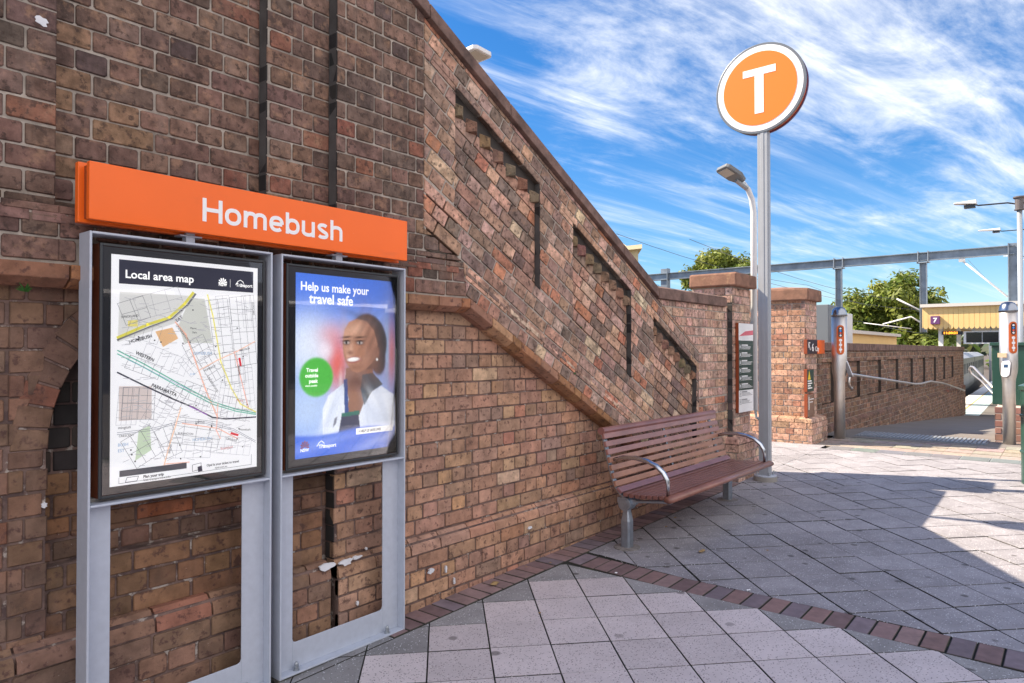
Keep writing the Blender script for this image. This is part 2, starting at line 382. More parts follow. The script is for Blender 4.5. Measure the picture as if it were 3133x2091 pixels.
# sloping courses, panels
def sl(pts): return [toS(*p) for p in pts]
PAN = [(2.974, 3.81), (4.217, 5.066), (5.46, 6.325)]
def band(s0, s1, x0, x1): return sl([S(s0, x0), S(s0, x1), S(s1, x1), S(s1, x0)])
regsS = [band(4.61, 4.796, 2.72, 6.385), band(3.88, 4.61, 2.72, PAN[0][0]), band(3.88, 4.61, PAN[0][1], PAN[1][0]),
         band(3.88, 4.61, PAN[1][1], PAN[2][0]), band(3.88, 4.61, PAN[2][1], 6.385), band(3.60, 3.88, 3.03, 6.385), sl([(2.72, 2.19), (3.03, 2.03), S(3.88, 3.03), S(3.88, 2.72)])]
lay(bk, SLOPE(YS), regsS, SLP, phase=.02, uph=.05, d0=.05)
bed(mo, SLOPE(YS + .048), band(3.5, 4.86, 2.74, 6.6), .25)
for g in (band(4.61, 4.80, 2.74, 6.38), band(3.87, 4.61, 2.74, PAN[0][0] - .006), band(3.87, 4.61, PAN[0][1] + .006, PAN[1][0] - .006),
          band(3.87, 4.61, PAN[1][1] + .006, PAN[2][0] - .006), band(3.87, 4.61, PAN[2][1] + .006, 6.385), band(3.58, 3.874, 3.0, 6.385)):
    bed(mo, SLOPE(YS), g, .05)
for a, b in PAN:
    lay(bk, SLOPE(YS + .044), [band(3.885, 4.53, a, b)], SLP, phase=.05, uph=.11, d0=.01)
    zb, zt = 3.88 - SL * b, 4.61 - SL * b
    lay(soot_and_shade, YZ(b), [[(YS, zb), (YS + .046, zb), (YS + .046, zt), (YS, zt)]], BLK, bl=.24, bond='s', uph=YS - .04, d0=.004, joint=.008); back_quad(soot_and_shade, b, YS, YS + .046, zb, zt)
    soot_and_shade.cur = (.045, .038, .034); soot_and_shade.poly([(a + .001, YS + .0432, 4.61 - SL * a), (b - .001, YS + .0432, 4.61 - SL * b), (b - .001, YS + .0432, 4.50 - SL * b), (a + .001, YS + .0432, 4.50 - SL * a)])  # dark sheet paints the shade of the recess behind the teeth
tooth = MB()
for a, b in PAN:                                                     # dog-tooth course stepping down under each panel head
    n = int((b - a) / .105)
    for k in range(n):
        x = a + .06 + k * (b - a - .07) / (n - 1) if n > 1 else a; z = 4.60 - SL * x - .075
        col = tuple(c * rnd.uniform(.85, 1.2) for c in (.22, .135, .092)); tooth.cur = col
        h = .052; r_ = .056
        yb = YS + .046; ids = [tooth.vert(p) for p in ((x - r_, yb, z - h), (x + r_, yb, z - h), (x + r_, yb, z + .036), (x - r_, yb, z + .036), (x, YS + .001, z - h * .85), (x, YS + .001, z + .004))]
        for f_ in ((0, 4, 5, 3), (4, 1, 2, 5), (3, 5, 2), (0, 1, 4)): tooth.face([ids[j_] for j_ in f_])
# ledge band between weathering and sill, sill course
for seg in range(2):
    P = XZ(YB) if seg == 0 else SLOPE(YB)
    if seg == 0:
        lay(bk, P, [[(-1.6, 1.81), (.9, 1.81), (.9, 2.02), (-1.6, 2.02)], [(.9, 1.81), (3.06, 1.81), (3.03, 2.02), (.9, 2.02)]], UP, phase=.009, d0=.03)
        bed(mo, P, [(-6, 1.77), (3.06, 1.77), (3.03, 2.02), (-6, 2.02)], .3)
    else:
        g = sl([S(3.389, 3.06), S(3.389, 5.75), S(3.594, 6.15), S(3.594, 3.03)]); lay(bk, P, [g], SLP, phase=3.389 * math.cos(AN) + .009, uph=.06, d0=.03, bl=.22)
        bed(mo, P, g, .3)
led = MB(); led.cur = (.16, .115, .095)                              # weathered ledge bricks, lighter chips on the arris
x = -1.6
while x < 3.0:
    l_ = .115; led.cur = pick(UP + [((.42, .30, .22), 5)]); x1 = min(x + l_ - .008, 3.03)
    D2 = YL if x < .9 else (YF if x < 1.76 else (YM if x < 2.11 else YS))
    led.hexa([(x, YB - .004, 1.955), (x1, YB - .004, 1.955), (x1, D2 + .02, 1.955), (x, D2 + .02, 1.955), (x, YB + .008, 2.012), (x1, YB + .008, 2.012), (x1, D2 + .02, 2.034), (x, D2 + .02, 2.034)]); x += l_
x = 3.05
while x < 6.2:
    led.cur = pick(SLP + [((.46, .33, .25), 6)]); x1 = x + .098
    led.hexa([(x, YB - .004, 3.525 - SL * x), (x1, YB - .004, 3.525 - SL * x1), (x1, YS + .02, 3.525 - SL * x1), (x, YS + .02, 3.525 - SL * x),
              (x, YB + .004, 3.578 - SL * x), (x1, YB + .004, 3.578 - SL * x1), (x1, YS + .02, 3.596 - SL * x1), (x, YS + .02, 3.596 - SL * x)]); x += .106
sill = MB(); x = -1.6
SY = 2.825
def sillpiece(x0, x1, f):
    a, b = f(x0), f(x1)
    sill.hexa([(x0, SY + .05, a - .085), (x1, SY + .05, b - .085), (x1, 3.05, b - .085), (x0, 3.05, a - .085), (x0, SY + .05, a), (x1, SY + .05, b), (x1, 3.05, b), (x0, 3.05, a)])
    sill.hexa([(x0, SY, a - .055), (x1, SY, b - .055), (x1, SY + .052, b - .084), (x0, SY + .052, a - .084), (x0, SY, a - .003), (x1, SY, b - .003), (x1, SY + .052, b - .001), (x0, SY + .052, a - .001)])
k = 0
while x < 3.05:
    l_ = (.235, .105, .235, .19)[k % 4]; k += 1
    sill.cur = pick([((.27, .13, .07), 4), ((.22, .12, .075), 3), ((.30, .17, .09), 1)]); x1 = min(x + l_ - .006, 3.06); sillpiece(x, x1, lambda q: 1.808); x += l_
x = 3.063; k = 0
while x < 5.75:
    l_ = (.205, .20, .09, .21)[k % 4]; k += 1
    sill.cur = pick([((.27, .135, .075), 4), ((.23, .13, .085), 3), ((.30, .18, .11), 1)]); sillpiece(x, x + l_ - .006, lambda q: 3.387 - SL * q); x += l_
# lower wall right of the recess, arched recess, left pier
Z0 = .44
lay(lo, XZ(YW), [[(2.152, Z0), (5.72, Z0), (3.08, 1.76), (2.152, 1.76)]], LOW, phase=.01, uph=.07, d0=.03)
bed(lm, XZ(YW), [(2.158, .0), (5.9, .0), (5.72, Z0), (3.08, 1.78), (2.158, 1.78)], .07)
AX, AZ, AR, AO = 1.515, 1.13, .623, .745
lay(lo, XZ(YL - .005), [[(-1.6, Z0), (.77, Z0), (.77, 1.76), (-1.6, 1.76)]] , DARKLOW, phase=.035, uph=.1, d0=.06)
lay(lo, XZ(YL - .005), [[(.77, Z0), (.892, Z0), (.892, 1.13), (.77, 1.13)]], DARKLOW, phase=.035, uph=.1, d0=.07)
bed(lm, XZ(YL - .005), [(-6, 0), (.886, 0), (.886, 1.78), (-6, 1.78)], .07)
for i in range(9):                                                   # spandrel strips above the arch ring
    xa, xb = .77 + i * .17, .77 + (i + 1) * .17
    f = lambda q: AZ + math.sqrt(max(AO ** 2 - (q - AX) ** 2, 0))
    xb = min(xb, 2.15)
    g = [(xa, f(xa)), (xb, f(xb)), (xb, 1.76), (xa, 1.76)]
    if i < 4: g = [(xa, f(xa)), (xb, f(xb)), (xb, 1.76), (xa, 1.76)]
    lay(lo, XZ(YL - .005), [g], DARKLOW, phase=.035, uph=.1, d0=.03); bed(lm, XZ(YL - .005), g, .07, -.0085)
for k in range(26):                                                  # voussoirs
    t0, t1 = math.pi - (k + .05) * math.pi / 26, math.pi - (k + .95) * math.pi / 26
    g = [(AX + r_ * math.cos(t), AZ + r_ * math.sin(t)) for r_, t in ((AR, t0), (AO - .004, t0), (AO - .004, t1), (AR, t1))]
    slab(lo, ccw(g), XZ(YL - .005), .07, col=pick(DARKLOW))
    t0, t1 = math.pi - k * math.pi / 26, math.pi - (k + 1) * math.pi / 26
    bed(lm, XZ(YL - .005), [(AX + r_ * math.cos(t), AZ + r_ * math.sin(t)) for r_, t in ((AR + .006, t0), (AO, t0), (AO, t1), (AR + .006, t1))], .07, -.0045)
lay(lo, XZ(3.0), [[(.88, .70), (2.16, .70), (2.16, .80), (.88, .80)]], DARKLOW, phase=.0, uph=.03, d0=.01)
lay(soot_and_shade, XZ(3.0), [[(.88, 1.03), (1.35, 1.03), (1.35, 1.76), (.88, 1.76)]], [((.035, .030, .028), 3), ((.06, .045, .038), 2)], phase=.0, uph=.03, d0=.01)
lay(lo, XZ(3.0), [[(.88, .80), (2.16, .80), (2.16, 1.03), (.88, 1.03)], [(1.35, 1.03), (2.16, 1.03), (2.16, 1.76), (1.35, 1.76)]], [((.17, .10, .06), 5), ((.22, .125, .07), 3), ((.13, .075, .05), 2), ((.24, .09, .05), 1)], phase=.0, uph=.03, d0=.01)
bed(lm, XZ(3.0), [(.8, .0), (2.3, .0), (2.3, 1.80), (.8, 1.80)], .2)
lay(lo, XZ(2.955), [[(.892, Z0), (2.105, Z0), (2.105, .69), (.892, .69)]], [((.17, .10, .06), 5), ((.20, .11, .065), 3), ((.13, .075, .05), 3)], phase=.0, uph=.0, d0=.03)
bed(lm, XZ(2.955), [(.89, .0), (2.105, .0), (2.105, .692), (.89, .692)], .06)
lay(soot_and_shade, YZ(2.152), [[(YW, .0), (YW + .07, .0), (YW + .07, 1.76), (YW, 1.76)]], [((.035, .032, .03), 1)], bl=.24, bond='s', uph=YW - .04, d0=.004)
# plinth
PY = 2.882
def plinth(x0, x1, y, zt, pal, gzf, cb=.24):
    lay(lo, XZ(y), [[(x0, -.06), (x1, -.06), (x1, zt - .09), (x0, zt - .09)]], pal, phase=zt - .09, uph=.05, d0=.03)
    bed(lm, XZ(y), [(x0, -.1), (x1, -.1), (x1, zt - .085), (x0, zt - .085)], .12)
    q = x0; lm.box((x0, y + .015, zt - .09), (x1, y + .12, zt - .02))
    while q < x1:
        l_ = cb * rnd.uniform(.94, 1.04); e = min(q + l_ - .009, x1); lo.cur = pick(pal); j = rnd.uniform(-.004, .004)
        lo.hexa([(q, y - .004 + j, zt - .084), (e, y - .004 + j, zt - .084), (e, y + .1, zt - .084), (q, y + .1, zt - .084),
                 (q, y + .002 + j, zt - .042), (e, y + .002 + j, zt - .042), (e, y + .1, zt - .042), (q, y + .1, zt - .042)])
        lo.hexa([(q, y + .002 + j, zt - .042), (e, y + .002 + j, zt - .042), (e, y + .1, zt - .042), (q, y + .1, zt - .042),
                 (q, y + .042, zt - .002), (e, y + .042, zt - .002), (e, y + .1, zt - .002), (q, y + .1, zt - .002)])
        q += l_
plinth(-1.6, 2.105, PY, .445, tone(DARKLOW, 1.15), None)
plinth(2.15, 7.08, PY, .435, LOW, None)
# level end of the wall (horizontal courses, pinkish)
lay(bk, XZ(YS), [[(5.53, 1.95), (6.385, 1.50), (6.385, 1.95)], [(6.385, 1.02), (7.10, 1.02), (7.10, 1.95), (6.385, 1.95)]], PINK, phase=.002, uph=.06, d0=.05)
lay(bk, XZ(YS), [[(6.385, .43), (7.10, .43), (7.10, 1.02), (6.385, 1.02)]], SLP, phase=.002, uph=.06, d0=.05)
bed(mo, XZ(YS), [(5.5, 1.95), (6.38, 1.497), (7.10, 1.497), (7.10, 1.95)], .3); bed(mo, XZ(YS), [(6.38, .0), (7.10, .0), (7.10, 1.5), (6.38, 1.5)], .25)
mo.box((2.2, 3.10, -.2), (7.09, 3.40, .45)); 
# mass of the stairs behind the face
core = MB()
core.prism([(-6, 3.02, -.3), (6.9, 3.02, -.3), (7.05, 3.02, 2.03), (5.52, 3.02, 2.03), (-1.5, 3.02, 5.65), (-6, 3.02, 5.65)], (0, .16, 0))
# coping
cop = MB(); x = -1.3; k = 0; js = [2.02, 2.74, 3.464, 4.162, 4.906, 5.504]
xs = [-1.56, -.85, -.13, .58, 1.30] + js
for a, b in zip(xs, xs[1:]):
    f = lambda q: 4.906 - SL * q
    cop.cur = tuple(c * rnd.uniform(.8, 1.2) for c in (.105, .060, .052)); e = b - .006
    A, B = f(a), f(e)
    cop.hexa([(a, 2.835, A - .108), (e, 2.835, B - .108), (e, 3.2, B - .108), (a, 3.2, A - .108), (a, 2.84, A - .022), (e, 2.84, B - .022), (e, 3.2, B - .022), (a, 3.2, A - .022)])
    cop.hexa([(a, 2.84, A - .022), (e, 2.84, B - .022), (e, 3.2, B - .022), (a, 3.2, A - .022), (a, 2.90, A), (e, 2.90, B), (e, 3.15, B), (a, 3.15, A)])
for a, b in ((5.504, 6.30), (6.30, 7.02)):
    e = b - .006; zt = 2.066
    cop.hexa([(a, 2.835, 1.95), (e, 2.835, 1.95), (e, 3.2, 1.95), (a, 3.2, 1.95), (a, 2.84, zt - .022), (e, 2.84, zt - .022), (e, 3.2, zt - .022), (a, 3.2, zt - .022)])
    cop.hexa([(a, 2.84, zt - .022), (e, 2.84, zt - .022), (e, 3.2, zt - .022), (a, 3.2, zt - .022), (a, 2.90, zt), (e, 2.90, zt), (e, 3.15, zt), (a, 3.15, zt)])
cop.box((-6, 2.835, 5.6), (-1.56, 3.2, 5.72))
bk.build('brickwork', M_BRICK, wall, recalc=False); mo.build('mortar', M_MORTAR, wall); lo.build('lower_brickwork', M_BRICKLOW, wall, recalc=False)
lm.build('lower_mortar', M_MORTARLOW, wall); soot_and_shade.build('soot_and_shade_return', mat('soot_and_shade', attr=True, rough=.8, var=.3, bump=.4, bscale=60), wall, recalc=False)
tooth.build('dog_tooth_course', M_BRICK, wall); led.build('weathered_ledge', M_BRICK, wall, bevel=.003); sill.build('sill_course', M_BRICKLOW, wall, bevel=.004)
core.build('wall_core', M_MORTARLOW, wall); cop.build('coping', M_COPE, wall, bevel=.006)
# flakes of old white paint and small weeds
pnt = MB()
def blot(x, z, y, w_, h_, seed):
    q = random.Random(seed); pts = []
    for k in range(14):
        t = 2 * math.pi * k / 14; r_ = q.uniform(.6, 1.15); pts.append((x + w_ / 2 * r_ * math.cos(t), y, z + h_ / 2 * r_ * math.sin(t)))
    pnt.prism(pts, (0, .01, 0))
for i, (x, z, y, w_, h_) in enumerate([(2.075, .43, 2.875, .10, .04), (2.19, .425, 2.872, .09, .035), (2.26, .432, 2.875, .06, .02), (2.34, .455, 2.90, .015, .015), (2.26, .20, 2.868, .015, .03),
    (2.78, .235, 2.868, .05, .03), (2.90, .22, 2.868, .014, .05), (2.97, .13, 2.868, .014, .05), (.88, .93, 2.921, .02, .025), (.30, 2.68, 2.928, .05, .04), (.86, 2.70, 2.928, .05, .035), (3.70, .30, 2.868, .045, .02), (2.10, .10, 2.868, .04, .03)]):
    blot(x, z, y, w_, h_, i)
pnt.build('white_paint_flake', mat('old_paint', (.72, .73, .76), .8, var=.1), wall)

# ================================================================== PILLARS
def pillar(loc, label, x0, x1, y0, y1, zt, pal, cap, plz, pyr, plz2, lit=None):
    r_ = empty('brick_pillar', loc, label, 'pillar')
    b, m = MB(), MB()
    lay(b, XZ(y0), [[(x0, plz), (x1, plz), (x1, zt), (x0, zt)]], pal, phase=.01, uph=x0 + .03, d0=.05)
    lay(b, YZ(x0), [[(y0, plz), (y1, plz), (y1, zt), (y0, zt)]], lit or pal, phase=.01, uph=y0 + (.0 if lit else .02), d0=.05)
    m.box((x0 + .006, y0 + .006, -.1), (x1, y1, zt))
    cx0, cx1, cy0, cy1, cz0, cz1 = cap
    c = MB(); c.hexa([(cx0, cy0, cz0), (cx1, cy0, cz0), (cx1, cy1, cz0), (cx0, cy1, cz0), (cx0 + .004, cy0 + .004, cz1), (cx1 - .004, cy0 + .004, cz1), (cx1 - .004, cy1 - .004, cz1), (cx0 + .004, cy1 - .004, cz1)])
    if pyr:
        mx, my = (cx0 + cx1) / 2, (cy0 + cy1) / 2
        c.hexa([(cx0 + .004, cy0 + .004, cz1), (cx1 - .004, cy0 + .004, cz1), (cx1 - .004, cy1 - .004, cz1), (cx0 + .004, cy1 - .004, cz1), (mx - .06, my - .1, cz1 + pyr), (mx + .06, my - .1, cz1 + pyr), (mx + .06, my + .1, cz1 + pyr), (mx - .06, my + .1, cz1 + pyr)])
    px0, py0, pz = plz2
    lay(b, XZ(py0), [[(px0, 0), (x1 + .08, 0), (x1 + .08, pz - .085), (px0, pz - .085)]], pal, phase=pz - .085, uph=.02, d0=.05)
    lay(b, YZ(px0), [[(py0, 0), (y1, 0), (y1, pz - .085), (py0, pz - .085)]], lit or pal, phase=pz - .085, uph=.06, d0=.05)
    m.box((px0 + .006, py0 + .006, -.1), (x1 + .08, y1, pz - .09))
    for a in range(int((x1 + .08 - px0) / .12)):
        b.cur = pick(pal); u = px0 + a * .12
        b.hexa([(u, py0, pz - .08), (u + .112, py0, pz - .08), (u + .112, y0 + .03, pz - .08), (u, y0 + .03, pz - .08), (u + (.02 if a == 0 else 0), py0 + .008, pz - .035), (u + .112, py0 + .008, pz - .035), (u + .112, y0 + .02, pz), (u + (.08 if a == 0 else 0), y0 + .02, pz)])
    for a in range(int((y1 - py0) / .24)):
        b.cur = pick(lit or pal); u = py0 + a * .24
        b.hexa([(px0, u, pz - .08), (px0, u + .23, pz - .08), (x0 + .03, u + .23, pz - .08), (x0 + .03, u, pz - .08), (px0 + .008, u + (.02 if a == 0 else 0), pz - .035), (px0 + .008, u + .23, pz - .035), (x0 + .02, u + .23, pz), (x0 + .02, u + (.1 if a == 0 else 0), pz)])
    m.build('mortar', M_MORTAR, r_); b.build('brickwork', M_BRICK, r_); c.build('cap_stone', M_SAND, r_, bevel=.018)
    return r_
p1 = pillar((7.35, 3.05, .1), 'brick pillar with pitted flat sandstone cap at the end of the stair wall', 7.09, 7.60, 2.815, 3.27, 2.17, PINK, (7.05, 7.64, 2.75, 3.285, 2.17, 2.315), .52, 0, (7.03, 2.73, .60))
s_ = MB()
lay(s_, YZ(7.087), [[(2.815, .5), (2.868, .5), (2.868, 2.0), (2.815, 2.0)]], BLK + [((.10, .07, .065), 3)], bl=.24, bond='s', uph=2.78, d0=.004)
back_quad(s_, 7.087, 2.815, 2.868, .5, 2.0); s_.build('soot_and_shade_return', mat('soot_and_shade'), p1, recalc=False)
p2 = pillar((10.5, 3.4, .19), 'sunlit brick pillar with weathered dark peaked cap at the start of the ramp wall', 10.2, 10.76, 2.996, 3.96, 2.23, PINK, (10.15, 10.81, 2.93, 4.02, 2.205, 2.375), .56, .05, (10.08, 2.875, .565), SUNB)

# low wall closing the gap behind, seen between the pillars
bw = empty('brick_wall', (10.4, 5, .2), 'low brick wall running back from the peaked pillar, behind the lamp pole', 'wall')
b, m = MB(), MB(); lay(b, YZ(10.28), [[(3.97, .1), (6.6, .1), (6.6, 1.74), (3.97, 1.74)]], SUNB, uph=.0); m.box((10.286, 3.97, -.1), (10.5, 6.6, 1.74))
b.build('brickwork', M_BRICK, bw, recalc=False); m.build('mortar', M_MORTAR, bw)
c = MB(); c.box((10.22, 3.97, 1.744), (10.56, 6.6, 1.82)); c.build('coping', M_COPE, bw, bevel=.01)

# ================================================================== RAMP WALL
rw = empty('brick_wall', (19, 3.2, 0), 'long low brick parapet wall with a row of recessed panels beside the ramp', 'wall')
b, m, st, c = MB(), MB(), MB(), MB(); RY = 3.06; X0, X1 = 10.76, 28.1
slots = [13.64 + i * 1.712 for i in range(8)]; zt = 1.49
pan = [(s0 - 1.16, s0) for s0 in slots] + [(X0 + .9, 11.95)]
pan = [(11.25, 11.93)] + [(s0 - 1.16, s0) for s0 in slots]
regs = [[(X0, 1.31), (X1, 1.31), (X1, zt), (X0, zt)], [(X0, -.8), (X1, -.8), (X1, .66), (X0, .66)]]
q = X0
for a, e in pan: regs.append([(q, .66), (a, .66), (a, 1.31), (q, 1.31)]); q = e
regs.append([(q, .66), (X1, .66), (X1, 1.31), (q, 1.31)])
RP = [((.19, .12, .085), 5), ((.15, .10, .08), 4), ((.24, .15, .11), 3), ((.12, .08, .065), 2)]
lay(b, XZ(RY), regs, RP, d0=.05, bl=.24)
for g in regs: bed(m, XZ(RY), g, .065)
for a, e in pan:
    lay(b, XZ(RY + .050), [[(a, .66), (e, .66), (e, 1.31), (a, 1.31)]], RP, d0=.01); back_quad(st, e, RY - .001, RY + .049, .66, 1.31, (.075, .06, .052))  # dark quads paint the shade on each panel's return face
m.box((X0, RY + .058, -1), (X1, RY + .3, zt))
for i in range(60):
    u = X0 + i * .29; c.cur = pick(UP[:4]); 
    if u < X1: c.box((u, RY - .03, zt), (min(u + .282, X1), RY + .32, 1.62))
lay(b, XZ(RY - .05), [[(X0 + .08, -.8), (X1, -.8), (X1, .26), (X0 + .08, .26)]], RP, d0=.03, phase=.03)
bed(m, XZ(RY - .05), [(X0 + .08, -1), (X1, -1), (X1, .27), (X0 + .08, .27)], .1)
ch = MB(); u = X0 + .08
while u < X1:
    ch.cur = pick(UP); e = u + .23
    ch.hexa([(u, RY - .055, .26), (e, RY - .055, .26), (e, RY + .02, .26), (u, RY + .02, .26), (u, RY - .05, .30), (e, RY - .05, .30), (e, RY + .02, .345), (u, RY + .02, .345)]); u += .24
st.build('soot_and_shade_return', mat('soot_and_shade'), rw, recalc=False); b.build('brickwork', M_BRICK, rw, recalc=False); m.build('mortar', M_MORTAR, rw); c.build('coping', M_COPE, rw, bevel=.008); ch.build('plinth_course', M_BRICK, rw)
r_ = empty('handrail', (19, 2.93, .5), 'stainless steel handrail following the ramp along the panelled brick wall', 'handrail')
hp = [(12.62, 2.96, .86), (12.40, 2.93, .88), (12.30, 2.93, .95), (12.32, 2.93, 1.05), (12.45, 2.93, 1.095), (12.6, 2.93, 1.09), (18.2, 2.93, .722), (18.95, 2.93, .70), (20.4, 2.93, .71), (22.5, 2.93, .585), (27.1, 2.93, .18)]
t = MB(); t.smooth = True; t.tube(hp, .024, 10); t.build('rail', M_BRUSH, r_)
for x, z in ((13.2, 1.05), (15.2, .92), (17.3, .785), (19.6, .705), (21.6, .64), (24, .455), (26.2, .26)):
    t = MB(); t.tube([(x, 2.93, z - .01), (x, 2.94, z - .08), (x, 3.02, z - .10)], .008, 6); t.build('bracket', M_BRUSH, r_)

# ================================================================== GROUND AND PAVING
def GND(off=0.): return lambda u, v, w: (u, v, gz(u, v) + w + off)
g = MB(); xs = [-60, -20, -6, 0, 3, 6, 9, 11.9, 12.5, 14, 16, 18, 21.7, 24.5, 27.5]
rows = [[(x, y, gz(max(x, -6), max(-8, y)) - .030) for x in xs] for y in (-60, -8, 0, 3.3)]
for A, B in zip(rows, rows[1:]):
    for i in range(len(xs) - 1): g.poly([A[i], A[i + 1], B[i + 1], B[i]])
tag(g.build('ground', M_ASPH, loc=(0, 0, 0)), kind='structure')
g = MB(); g.poly([(-900, 3.1, -1.95), (900, 3.1, -1.95), (900, 1400, -1.95), (-900, 1400, -1.95)]); g.poly([(60, -900, -1.96), (900, -900, -1.96), (900, 3.1, -1.96), (60, 3.1, -1.96)])
g.poly([(8, 3.3, .10), (10.28, 3.3, .12), (10.28, 7, .12), (8, 7, .10)])
tag(g.build('terrain', mat('ballast', (.10, .085, .075), .95, var=.3, vscale=.6, bump=.6, bscale=30), loc=(0, 0, -1.95), recalc=False), kind='structure')
GRIME = (.035, .036, .03)
near, far, bandm, gap = MB(), MB(), MB(), MB()
c45 = math.sqrt(.5)
def lattice(x0, y0, T, i0, i1, j0, j1):
    for i in range(i0, i1):
        for j in range(j0, j1):
            q = []
            for a, b_ in ((i, j), (i + 1, j), (i + 1, j + 1), (i, j + 1)):
                q.append((x0 + T * (a * c45 - b_ * c45), y0 + T * (-a * c45 - b_ * c45)))
            yield i, j, ccw(q)
def shrink(q, d):
    cx = sum(p[0] for p in q) / 4; cy = sum(p[1] for p in q) / 4
    return [(cx + (x - cx) * (1 - d), cy + (y - cy) * (1 - d)) for x, y in q]
regC = ccw([(-4, 2.701), (2.352, 2.701), (2.352, 2.752), (-4, 2.752)])
regN = ccw([(-4, -4.5), (3.818, -4.5), (3.825, .9), (3.875, 2.69), (-4, 2.70)])
for i, j, q in lattice(3.41, 2.66, .3, -26, 30, -30, 40):
    sq = shrink(q, .019); cl = clip(sq, regN)
    if not cl: continue
    extra = clip(sq, regC)
    full = abs(area(cl)) > .985 * abs(area(sq))
    k = rnd.uniform(.92, 1.07)
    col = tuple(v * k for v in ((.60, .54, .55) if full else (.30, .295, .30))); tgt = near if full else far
    j_ = rnd.uniform(-.0015, .0015)
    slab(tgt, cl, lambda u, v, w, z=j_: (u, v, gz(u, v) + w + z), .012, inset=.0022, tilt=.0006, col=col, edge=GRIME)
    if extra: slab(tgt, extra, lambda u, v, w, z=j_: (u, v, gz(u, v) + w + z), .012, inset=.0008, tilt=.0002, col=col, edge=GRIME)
regF = ccw([(4.05, -4.5), (9.80, -4.5), (9.80, 2.70), (4.145, 2.695), (4.085, 2.30), (4.045, 1.9)])
for i, j, q in lattice(4.269, 1.183, .302, -24, 34, -30, 30):
    sh = .0
    sq = shrink(q, .024 if rnd.random() < .8 else .045); cl = clip(sq, regF)
    if not cl: continue
    k = rnd.uniform(.90, 1.08); j_ = rnd.uniform(-.002, .002)
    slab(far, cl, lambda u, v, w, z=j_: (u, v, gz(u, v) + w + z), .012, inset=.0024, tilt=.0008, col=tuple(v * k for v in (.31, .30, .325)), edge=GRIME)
regG = ccw([(7.0, 2.70), (10.1, 2.70), (10.1, 4.4), (7.0, 4.4)])
for i, j, q in lattice(4.269, 1.183, .302, -24, 34, -30, 30):
    cl = clip(shrink(q, .024), regG)
    if cl:
        k = rnd.uniform(.90, 1.08); slab(far, cl, GND(rnd.uniform(-.002, .002)), .012, inset=.0024, tilt=.0008, col=tuple(v * k for v in (.31, .30, .325)), edge=GRIME)
def bandrow(pts):
    for q in pts:
        k = rnd.uniform(.8, 1.15); col = rnd.choice([(.24, .150, .142), (.21, .137, .139), (.28, .19, .184), (.195, .155, .178), (.245, .16, .158)])
        slab(bandm, ccw(q), GND(rnd.uniform(-.001, .0015)), .012, inset=.004, tilt=.001, edge=(.05, .045, .035), col=tuple(v * k for v in col))
q_ = []; x = 2.36
while x < 7.0:
    wdt = .105 * rnd.uniform(.97, 1.03)
    q_.append([(x + .003, 2.708), (x + wdt - .003, 2.708), (x + wdt - .003, 2.90), (x + .003, 2.90)]); x += wdt + .003
bandrow(q_)
q_ = []; y = 2.69
def bx0(y): return 3.82 + max(0, y - 1.6) ** 2 * .05
while y > -4.3:
    hh = .1095
    q_.append([(bx0(y - hh) + .004, y - hh + .004), (bx0(y - hh) + .222, y - hh + .004), (bx0(y) + .222, y - .004), (bx0(y) + .004, y - .004)]); y -= hh
bandrow(q_)
gp = MB()
for y0, y1 in ((-4.6, 0), (0, 2.86), (2.86, 4.4)):
    for x0, x1 in ((-4, 2), (2, 6), (6, 9.82)):
        gp.poly([(x0, y0, gz(x0, y0) - .008), (x1, y0, gz(x1, y0) - .008), (x1, y1, gz(x1, y1) - .008), (x0, y1, gz(x0, y1) - .008)])
tag(gp.build('paving_joints', M_GAP, loc=(3, 0, .05), recalc=False), kind='structure')
tag(near.build('terrazzo_paving', M_TILEL, loc=(2, 1, .04), recalc=False), kind='structure')
tag(far.build('forecourt_paving', M_TILE, loc=(6, 1, .1), recalc=False), kind='structure')
tag(bandm.build('brick_paving_band', M_BAND, loc=(4, 2, .07), recalc=False), kind='structure')
# tactile strip, drain grate, paving up to the ramp
tac = MB(); tac.cur = (.33, .34, .35); y = 2.62
while y > -3:
    tac.cur = tuple(v * rnd.uniform(.92, 1.06) for v in (.24, .255, .27)); z = gz(9.95, y)
    tac.box((9.805, y - .292, z - .01), (10.095, y, z + .004))
    for k in range(5): tac.box((9.82 + k * .056, y - .28, z + .004), (9.842 + k * .056, y - .012, z + .009))
    y -= .3
tag(tac.build('tactile_strip', mat('tactile', attr=True, rough=.8, var=.1), bevel=.002), 'row of pale grey ribbed tactile tiles across the sunlit forecourt before the ramp', 'tactile paving')
ap = MB(); y = 2.85
while y > -3.5:
    for x in (10.1, 10.4, 10.7, 11.0):
        ap.cur = tuple(v * rnd.uniform(.9, 1.08) for v in (.33, .28, .24)); ap.box((x + .003, y - .295, gz(x, y) - .012), (x + .297, y, gz(x, y) - .001))
    y -= .3
tag(ap.build('entrance_paving', M_TILE, loc=(10.7, 0, .2)), kind='structure')
dr = empty('drain_grate', (11.5, 1.8, .22), 'long grey slotted drain grate across the top of the ramp', 'drain')
d = MB(); d.box((11.30, .98, gz(11.3, 1.8) - .02), (11.90, 2.62, gz(11.6, 1.8) - .002)); d.build('frame', mat('grate_frame', (.20, .22, .25), .6, .3), dr)
d = MB(); y = 1.0
while y < 2.6: d.box((11.32, y, gz(11.6, 1.8) - .002), (11.88, y + .03, gz(11.6, 1.8) + .012)); y += .052
d.build('grate_bars', mat('grate_bars', (.30, .33, .37), .5, .3), dr)
pf = MB(); ye = lambda x: 3.75 + .0345 * (x - 28)
rp = MB()
zl = [(11.1, gz(11.1, 1) - .003), (11.9, .219), (12.5, .178), (16, -.027), (21.7, -.347), (27.5, -.677)]
